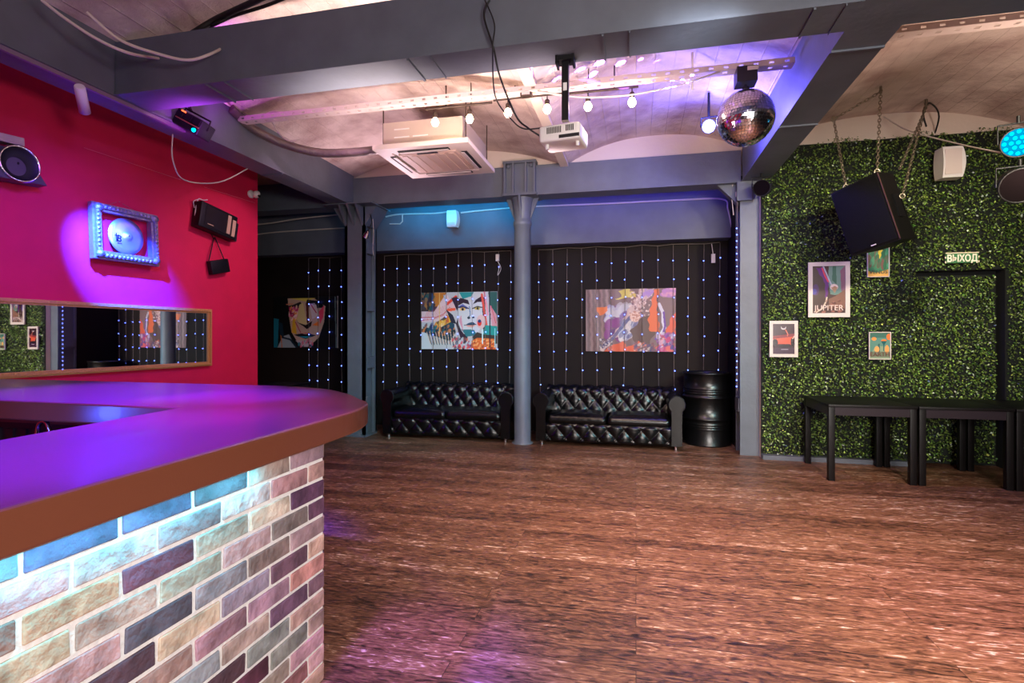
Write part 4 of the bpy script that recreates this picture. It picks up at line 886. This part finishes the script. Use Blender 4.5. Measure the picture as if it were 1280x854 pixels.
# projector
pj = empty('ceiling_projector', (-.445, 3.46, 3.2)); tag(pj, 'white projector on a black pole under the cross beam', 'projector')
MB().box(-.045, .045, -.045, .045, -.03, -.001).box(-.06, -.045, -.05, .05, -.05, 0).box(.045, .06, -.05, .05, -.05, 0).build('ceiling_plate', M['black'], pj)
MB().box(-.022, .022, -.022, .022, -.41, -.03).build('pole', M['blackm'], pj)
MB().box(-.012, .012, -.026, -.022, -.22, -.17).build('sticker', M['white'], pj)
PM = T(-.01, .02, -.50) @ R(-8, 'Z')
b_ = MB().box(-.14, .13, -.11, .12, -.06, .045, M=PM, bev=.018).build('projector_body', M['white'], pj)
mb = MB()
for k in range(9): mb.box(-.085 + k * .011, -.079 + k * .011, -.1125, -.105, -.012, .028, M=PM)
for k in range(5): mb.box(.04 + k * .011, .046 + k * .011, -.1125, -.105, -.008, .03, M=PM)
mb.build('vent_slots', M['dark'], pj)
MB().box(-.005, .125, -.1135, -.105, -.048, -.028, M=PM).build('port_panel', M['dark'], pj)
MB().lathe([(.03, 0), (.034, .02), (.026, .03), (.024, .02), (0, .018)], 20, M=PM @ T(-.08, .12, 0) @ R(-90, 'X'), cap=False).build('lens', M['black'], pj)
MB().lathe([(.012, -.01), (.012, .02)], 10, M=PM @ T(-.1, -.05, -.08)).lathe([(.012, -.01), (.012, .02)], 10, M=PM @ T(.1, -.05, -.08)).build('foot', M['white'], pj)
# cables from the beam to the projector
tag(MB().tube(spline([at(612, 0, y=3.2), at(605, 20, y=3.2), at(617, 56, y=3.2) + Vector((0, 0, -.02)), at(625, 96, y=3.25), at(645, 145, y=3.4), at(660, 160, y=3.4), at(678, 172, y=3.42)], 7), .0065, 6).build('projector_cable', M['bcable']), 'thick black cable falling from the beam to the projector', 'cable')
tag(MB().tube(spline([at(606, 0, y=3.19), at(618, 30, y=3.19), at(616, 60, y=3.19), at(619, 120, y=3.35), at(640, 150, y=3.35), at(655, 161, y=3.4), at(677, 160, y=3.42)], 7), .0045, 6).build('projector_cable', M['bcable']), 'thinner dark cable beside the thick one, ending at the projector side', 'cable')
tag(MB().tube(spline([at(672, 114, y=4.5), at(720, 121, y=4.4), at(760, 121, y=4.35), at(800, 117, y=4.35), at(850, 106, y=4.4), at(890, 93, y=4.5), at(905, 87, y=4.54)], 6), .008, 6).build('sagging_cable', M['cable']), 'white cable sagging between the tray and the mirror ball motor', 'cable')
jb = empty('junction_box', at(658, 117, y=4.55)); tag(jb, 'small dark junction box clipped on the cable tray', 'junction box')
MB().box(-.05, .05, -.03, .03, -.03, .03, bev=.005).build('box_body', M['rust'], jb)
MB().box(-.035, .035, -.035, -.03, -.02, .02).build('cover', M['steelmesh'], jb)

# mirror ball
bc_ = at(932, 148, y=4.54); mo = empty('mirror_ball', (bc_.x, bc_.y, bc_.z)); tag(mo, 'mirrored disco ball of square tiles hanging under the motor box', 'mirror ball')
RB = .215
MB().lathe([(0, -RB + .006)] + [((RB - .005) * math.cos(a), (RB - .005) * math.sin(a)) for a in np.linspace(-1.5, 1.5, 20)] + [(0, RB - .006)], 36, cap=False).build('core', M['ply'], mo)
vs = []; fs = []; rows = 30
for i in range(1, rows):
    lt = -PI / 2 + PI * i / rows; n = max(6, int(2 * PI * math.cos(lt) * RB / (PI * RB / rows))); dl = PI / rows * .45
    for k in range(n):
        lo = 2 * PI * k / n; dn = PI / n * .90; q = [(lt - dl, lo - dn), (lt - dl, lo + dn), (lt + dl, lo + dn), (lt + dl, lo - dn)]
        b0 = len(vs); js = Vector((random.gauss(0, 1), random.gauss(0, 1), random.gauss(0, 1))) * .0008
        for (la, l2) in q:
            p = Vector((math.cos(la) * math.cos(l2), math.cos(la) * math.sin(l2), math.sin(la))) * RB; p += js * random.uniform(-1, 1); vs.append(p)
        fs.append((b0, b0 + 1, b0 + 2, b0 + 3))
mb = MB(); mb.add(vs, fs); tl = mb.build('mirror_tiles', mat('mirror_tile', (245, 238, 245), .14, metal=1), mo)
MB().lathe([(.025, RB - .005), (.025, RB + .03), (.01, RB + .04), (.01, RB + .055)], 14).build('cap', M['chrome'], mo)
mt = empty('mirror_ball_motor', (bc_.x, bc_.y, bc_.z + RB + .05)); tag(mt, 'dark box motor fixed to the cable tray above the disco ball', 'motor')
top = 3.50 - mt.location.z
MB().box(-.075, .075, -.07, .07, 0.0, max(.12, top)).build('motor_box', mat('motor_violet_black', (28, 20, 34), .4), mt)
MB().box(.0, .08, -.075, -.07, top - .035, top - .005).build('bracket', M['steelmesh'], mt)

# LED par beside mirror ball (blue)
def par(name, loc, aim, label, lens_col, es, body_r=.075, body_l=.10, arm=.15, arm_to=(0, 0, 1), group='stage par lights', stem=.05):
    q = look(loc, aim).to_matrix().to_4x4(); r = empty(name, loc); tag(r, label, 'stage light', group)
    MB().lathe([(body_r * .55, body_l), (body_r * .9, body_l * .8), (body_r, .02), (body_r * 1.06, 0), (body_r * 1.06, -.012), (body_r * .97, -.012), (body_r * .95, .0)], 28, M=q, cap=False).lathe([(0, body_l), (body_r * .55, body_l)], 28, M=q, cap=False).build('housing', M['black'], r)
    lens = MB().lathe([(0, -.003), (body_r * .96, -.001)], 28, M=q, cap=False)
    if es > 0:
        lens.build('lens', emat('par_lens_base', lens_col, es * .25), r)
        mb = MB()
        for rr, n in ((0, 1), (.32, 6), (.64, 12)):
            for k in range(n):
                a = 2 * PI * k / n; mb.lathe([(body_r * .13, -.004), (0, -.009)], 8, M=q @ T(body_r * rr * 1.2 * math.cos(a), body_r * rr * 1.2 * math.sin(a), 0), cap=False)
        mb.build('led_cluster', emat('par_leds', lens_col, es), r)
    else: lens.build('lens', mat('dark_lens', (14, 8, 10), .9, spec=.05), r)
    u = Vector(arm_to).normalized(); side = q.to_3x3() @ Vector((1, 0, 0))
    a0 = side * (body_r * 1.12); MB().tube([a0, a0 + u * arm, -a0 + u * arm, -a0], .008, 6).tube([u * arm, u * (arm + stem)], .012, 8).build('yoke', M['black'], r)
    return r
p = at(886, 158, y=5.6); par('stage_par_light', p, (0, 1.0, 1.6), 'bright blue glowing par light left of the disco ball', (.25, .28, 1), 30, .065, .09, .09, stem=.24)
light('blue_par_light', 'POINT', p + Vector((-.02, -.12, 0)), 75, (.12, .12, 1), size=.05)
light('blue_par_beam', 'SPOT', p + Vector((-.02, -.14, .02)), 150, (.10, .08, 1), (1.25, 5.3, 3.35), .05, angle=120, blend=.9)
p = at(1273, 178, y=4.6); par('stage_par_light', p, (1.2, 1.0, 1.5), 'cyan glowing par light at the upper right edge by the hedge', (.0, .55, 1), 3.0, .10, .12, .14)
p = at(1275, 232, y=4.6); par('stage_par_light', p, (1.6, 0, .6), 'unlit dark par light below the cyan one at the right edge', (.1, .05, .05), 0, .12, .14, .14)
p = at(952, 235, y=6.4); par('stage_par_light', p, (.6, 1.2, 1.2), 'unlit round black par light on top of the right column', (.1, .05, .05), 0, .085, .10, .12)
p = at(243, 156, x=-3.70); sc2 = empty('scanner_light', p); tag(sc2, 'black boxy scanner light with orange glint hanging at the left beam', 'stage light')
sc2.rotation_euler = (math.radians(0), math.radians(28), math.radians(14))
mb = MB().box(-.12, .12, -.10, .10, -.075, .06, bev=.01)
for k in range(3): mb.box(-.11 + k * .08, -.055 + k * .08, -.106, -.098, .0, .045)
mb.build('housing', M['black'], sc2)
MB().box(-.10, .115, -.108, -.100, -.022, -.012).build('highlight_strip', mat('copper_highlight', (150, 100, 70), .3, metal=.6), sc2)  # orange highlight on the housing, put in as a coloured strip
MB().box(-.075, -.035, -.112, -.106, .045, .055).build('glint_patch', emat('orange_glint', (1, .10, .03), 4), sc2)  # glowing patch stands in for an orange glint, not a lamp
MB().lathe([(0, .0), (.018, .0), (.014, .012), (0, .016)], 14, M=T(.085, -.10, -.05) @ R(90, 'X'), cap=False).build('lens', emat('cyan_glint', (0, .65, 1), 2.5), sc2)
MB().tube([(-.13, 0, -.02), (-.13, 0, .09), (.11, 0, .09), (.125, 0, .0)], .009, 6).tube([(-.08, .0, .09), (-.14, .0, .14)], .014, 8).build('yoke', M['black'], sc2)

# blue-lens can spotlight and rail on left beam
tr_ = MB().box(-3.84, -3.815, 1.6, 3.9, 3.17, 3.199); tag(tr_.build('track_rail', mat('grey_track', (130, 110, 130), .4)), 'thin pale lighting track along the underside of the left beam', 'track')
cs = empty('can_spotlight', (-3.83, 3.02, 3.165)); tag(cs, 'white cylindrical spotlight with a blue lens on the left beam track', 'spotlight')
q = T(0, .0, -.09) @ look(cs.location, (-4.70, 4.0, 2.3)).to_matrix().to_4x4()
MB().lathe([(.03, .11), (.034, .10), (.036, -.10), (.034, -.10), (.032, -.08)], 20, M=q, cap=False).lathe([(0, .11), (.03, .11)], 20, M=q, cap=False).build('can', M['white'], cs)
MB().lathe([(0, -.085), (.033, -.085)], 20, M=q, cap=False).build('lens', emat('blue_lens', (.03, .08, 1), 3), cs)
MB().tube([(0, 0, 0), (0, 0, -.08)], .01, 8).build('stem', M['white'], cs)
light('blue_can_light', 'SPOT', Vector((-3.83, 3.02, 3.05)) + (Vector((-4.70, 4.0, 2.05)) - Vector((-3.83, 3.02, 3.05))).normalized() * .16, 9000, (.01, .05, 1), (-4.69, 3.98, 2.06), .02, angle=34, blend=.9)
cs2 = empty('can_spotlight', (-3.83, 2.25, 3.17)); tag(cs2, 'dim blue spotlight at the far left end of the beam track', 'spotlight')
q = T(0, 0, -.07) @ look((0, 0, 0), (.3, -.8, -.5)).to_matrix().to_4x4()
MB().lathe([(.03, .09), (.04, -.05), (.036, -.05)], 18, M=q, cap=False).build('can', M['black'], cs2); MB().lathe([(0, -.04), (.036, -.045)], 18, M=q, cap=False).build('lens', emat('dim_blue_lens', (.0, .12, .8), .5), cs2)
MB().tube([(0, 0, 0), (0, 0, -.06)], .01, 8).build('stem', M['black'], cs2)
# small spotlight on left column
cs3 = empty('clip_spotlight', (-3.60, 6.72, 2.80)); tag(cs3, 'small chrome clip spotlight on the right side of the riveted column', 'spotlight')
MB().lathe([(.018, .05), (.035, 0), (.045, -.05)], 16, M=R(35, 'Y') @ R(15, 'X'), cap=False).build('shade', M['chrome'], cs3)
MB().tube(spline([(.02, 0, .05), (.07, .0, .14), (.05, .02, .25), (0, .05, .30)], 5), .006, 6).build('arm', M['blackm'], cs3)
MB().tube(spline([(.09, 0, .2), (.10, 0, 0), (.09, 0, -.2), (.10, 0, -.3)], 4), .004, 5).build('cord', M['cable'], cs3)

# LED strips added unseen behind the front beam to tint the lintel
for x0, x1, c, pw, l in ((-3.45, -1.62, (.0, .45, 1), 15, 'added cyan light strip, unseen behind the front beam left of the round column'), (-1.25, 1.0, (.03, .03, 1), 8, 'added blue light strip, unseen behind the front beam right of the round column')):
    MB().box(x0, x1, 7.0, 7.012, 3.205, 3.22).build('led_strip', emat('strip', c, 3), bpy.data.objects['beam_front'])
    lo = light('added_strip_light', 'AREA', ((x0 + x1) / 2, 7.03, 3.235), pw, c, ((x0 + x1) / 2, 7.6, 3.42), x1 - x0, .03)
# wall speakers (white curved)
def wspk(loc, label, s=1.0):
    r = empty('wall_speaker', loc); tag(r, label, 'loudspeaker', 'white curved wall speakers')
    mb = MB(); n = 10; vs = []; 
    for k in range(n + 1):
        a = -1 + 2 * k / n; z = a * .16 * s; vs += [(-.10 * s + .012 * (1 - a * a) * -1, 0, z), (-.09 * s, -.13 * s - .02 * (1 - a * a), z), (.09 * s + .02 * (1 - a * a), -.13 * s - .02 * (1 - a * a), z), (.10 * s + .025 * (1 - a * a), 0, z)]
    fs = []
    for k in range(n):
        for j in range(4): j2 = (j + 1) % 4; fs.append((k * 4 + j, k * 4 + j2, (k + 1) * 4 + j2, (k + 1) * 4 + j))
    fs += [(0, 3, 2, 1), (n * 4, n * 4 + 1, n * 4 + 2, n * 4 + 3)]
    mb.add(vs, fs, False); mb.build('cabinet', M['white'], r)
    MB().box(-.075 * s, .075 * s, -.150 * s, -.145 * s, -.13 * s, .13 * s).build('grille', M['offw'], r)
    MB().box(-.03, .03, 0, .06, -.03, .03).build('bracket', M['white'], r); return r
p = at(567, 275, y=7.49); wspk(p, 'white curved speaker on the grey lintel left of the round column', .75)
p = at(1182, 207, y=6.56); wspk(p, 'white curved speaker on the upper hedge right of the hanging speaker', 1.0)
# big hanging speaker
HS = empty('hanging_loudspeaker', (2.225, 5.75, 2.56)); HS.scale = (.90, .90, .90); tag(HS, 'large black loudspeaker hanging tilted on chains before the hedge', 'loudspeaker')
HS.rotation_euler = (math.radians(10), math.radians(-12), math.radians(-52))
MB().prism([(-.25, -.22), (.25, -.22), (.17, .22), (-.17, .22)], -.36, .36).build('cabinet', mat('speaker_black', (6, 5, 5), .6, spec=.2), HS)
MB().box(-.235, .235, -.232, -.219, -.34, .34, bev=.004).build('grille', mat('black_grille', (5, 4, 4), .8, spec=.15, bump=.5, bscale=300), HS)
MB().box(.246, .253, -.226, -.212, -.35, .35).build('corner_trim', mat('brown_trim', (70, 48, 42), .35), HS)
MB().box(.205, .235, -.05, .05, -.12, .12).build('handle', M['blackm'], HS)
MB().box(-.02, .03, -.236, -.23, -.33, -.32).build('badge', M['offw'], HS)
def chain(a, b, label, group='chains holding the hanging speaker', sag=0.0, double=0):
    a = Vector(a); b = Vector(b); mb = MB(); 
    def run(a, b, sag):
        Ld = (b - a).length; n = int(Ld / .034); pts = [a.lerp(b, k / n) + Vector((0, 0, -sag * 4 * (k / n) * (1 - k / n))) for k in range(n + 1)]
        for k in range(n):
            p = (pts[k] + pts[k + 1]) / 2; d = (pts[k + 1] - pts[k]).normalized(); q = d.to_track_quat('X', 'Z').to_matrix().to_4x4(); Mq = T(*p) @ q @ R(90 * (k % 2), 'X')
            ring = [(.024 * math.cos(t) if abs(math.cos(t)) > .1 else 0, .012 * math.sin(t), 0) for t in np.linspace(0, 2 * PI, 9)[:-1]]
            mb.tube(ring, .0042, 5, closed=True, M=Mq)
    run(a, b, sag)
    if double: run(a + Vector((.01, 0, -.02)), b + Vector((-.03, -.02, .25)), sag)
    # shackle at the lower end
    ring = [(.022 * math.cos(t), 0, .022 * math.sin(t)) for t in np.linspace(0, 2 * PI, 13)[:-1]]; mb.tube(ring, .006, 6, closed=True, M=T(*b))
    mb.lathe([(.012, -.02), (.012, .03)], 8, M=T(*a)); return tag(mb.build('steel_chain', M['chain']), label, 'chain', group)
bpy.context.view_layer.update()
HM = Matrix.LocRotScale(HS.location, HS.rotation_euler, (.9, .9, .9))
cA = at(1042, 149, z=3.60); cB = at(1101, 112, z=3.78); cC = at(1158, 128, z=3.80)
h1 = HM @ Vector((-.12, -.14, .375)); h2 = HM @ Vector((.22, -.16, .375)); h3 = HM @ Vector((.20, .18, .1))
chain(cA, h1, 'leftmost steel chain from the ceiling hook to the speaker top'); chain(cB, h2, 'steel chain to the front corner of the speaker top, middle of the three'); chain(cC, h3, 'doubled steel chain going behind the speaker, rightmost of the three', double=1)
chain(cB + Vector((0, 0, -.02)), cA + Vector((0, 0, -.0)), 'short slack chain stretched between the two left ceiling hooks', group=None)
tag(MB().tube(spline([cC + Vector((0, 0, -.25)), cC + Vector((-.03, 0, -.1)), cC + Vector((.03, 0, -.01)), cC + Vector((.16, .1, -.12)), cC + Vector((.27, .5, -.3)), (3.0, 6.45, 3.3)], 7), .008, 6).build('looped_cable', M['bcable']), 'black cable looping over the ceiling hook of the doubled chain', 'cable')
tag(MB().tube(spline([at(1105, 146, y=6.6), at(1135, 163, y=6.3), at(1190, 178, y=5.8), at(1235, 188, y=5.2), at(1262, 192, y=4.8), at(1273, 190, y=4.68)], 6), .007, 6).build('lamp_cable', M['cable']), 'white cable running across the hedge to the cyan par light', 'cable')
# cables on the lintel
tag(MB().tube(spline([at(482, 271, y=7.53), at(500, 268, y=7.53), at(540, 267, y=7.53), at(560, 265, y=7.53)], 5), .011, 6).tube([at(487, 280, y=7.53), at(500, 280, y=7.53), at(503, 277, y=7.53), at(503, 268, y=7.53)], .009, 6).build('wall_cable', M['cable']), 'white cable along the lintel between riveted column and wall speaker', 'cable')
tag(MB().tube(spline([at(576, 266, y=7.53), at(600, 263.5, y=7.53), at(640, 260, y=7.53), at(672, 258, y=7.53), at(760, 254.5, y=7.53), at(850, 250, y=7.53), at(903, 249, y=7.53), at(910, 262, y=7.53), at(915, 285, y=7.53)], 6), .012, 6).build('wall_cable', M['cable']), 'long white cable along the lintel right of the wall speaker', 'cable')
tag(MB().tube(spline([(-7.0, 7.53, 2.95), at(330, 292, y=7.53), at(380, 288, y=7.53), at(432, 285, y=7.53)], 5), .010, 6).build('wall_cable', M['cable']), 'lower white cable on the lintel left of the riveted column', 'cable')
tag(MB().tube(spline([(-7.0, 7.4, 3.15), at(330, 280, y=7.4), at(370, 274, y=7.4), at(425, 268, y=7.4)], 5), .012, 6).build('wall_cable', M['cable']), 'upper white cable on the lintel left of the riveted column', 'cable')
# cables near the ceiling on the left
for pts, rr, m_, l in (
    ([at(52, 0, z=3.45), at(80, 22, z=3.38), at(120, 48, z=3.3), at(160, 66, z=3.27), at(198, 73, y=3.225)], .010, 'cable', 'pale cable sagging across the dark corner, upper left, ending at the cross beam'),
    ([at(108, 15, z=3.45), at(150, 50, z=3.35), at(200, 68, z=3.3), at(235, 75, z=3.28), at(262, 68, z=3.34), at(285, 56, z=3.52), at(296, 50, y=3.26) + Vector((0, 0, .01)), at(300, 47, y=3.4)], .010, 'cable', 'pale cable curving over the cross beam beside the black cable bundle'),
    ([at(196, 70, y=3.60), at(222, 54, y=3.68), at(240, 42, z=3.66), at(270, 24, z=3.74), at(300, 10, z=3.78), at(335, -6, z=3.8)], .022, 'bcable', 'thick black cable bundle rising over the front vault, upper left'),
    ([at(206, 66, y=3.60), at(240, 48, y=3.70), at(262, 34, z=3.70), at(292, 20, z=3.76), at(330, 8, z=3.78), at(365, -6, z=3.8)], .012, 'bcable', 'thinner black cable beside the bundle on the front vault'),
    ([at(265, 118, z=3.3), at(290, 134, y=4.5), at(305, 142, y=4.6), at(325, 148, y=4.6), at(340, 140, y=4.6), at(372, 143, y=4.6)], .009, 'cable', 'cream cable hanging from the cross beam to the tray end'),
    ([at(340, 152, y=4.6), at(350, 168, y=4.65), at(362, 176, y=4.7), at(374, 175, y=4.75)], .009, 'cable', 'short cream cable drooping from the left end of the tray')):
    tag(MB().tube(spline(pts, 6), rr, 7).build('ceiling_cable', M[m_]), l, 'cable')
tag(MB().box(.46, .48, 4.8, 4.82, 3.5, 3.82, M=None).build('hanger_rod', M['white']), 'thin white rod hanging from the vault right of the bulbs', 'rod')

# mirror-ball reflections thrown on the vault: a lamp whose beam is broken into dots
dl = light('mirror_ball_sparkle', 'SPOT', Vector(mo.location) + Vector((-.30, -.10, .0)), 3200, (.30, .12, 1), (.05, 4.3, 3.75), .004, angle=92, blend=.4)
ln = dl.data; ln.use_nodes = True; nt = ln.node_tree; em = nt.nodes['Emission']
tc = nt.nodes.new('ShaderNodeTexCoord'); vo = nt.nodes.new('ShaderNodeTexVoronoi'); vo.inputs['Scale'].default_value = 7.0; vo.inputs['Randomness'].default_value = .35
lt_ = nt.nodes.new('ShaderNodeMath'); lt_.operation = 'LESS_THAN'; lt_.inputs[1].default_value = .27
nt.links.new(tc.outputs['Normal'], vo.inputs['Vector']); nt.links.new(vo.outputs['Distance'], lt_.inputs[0]); nt.links.new(lt_.outputs[0], em.inputs['Strength'])
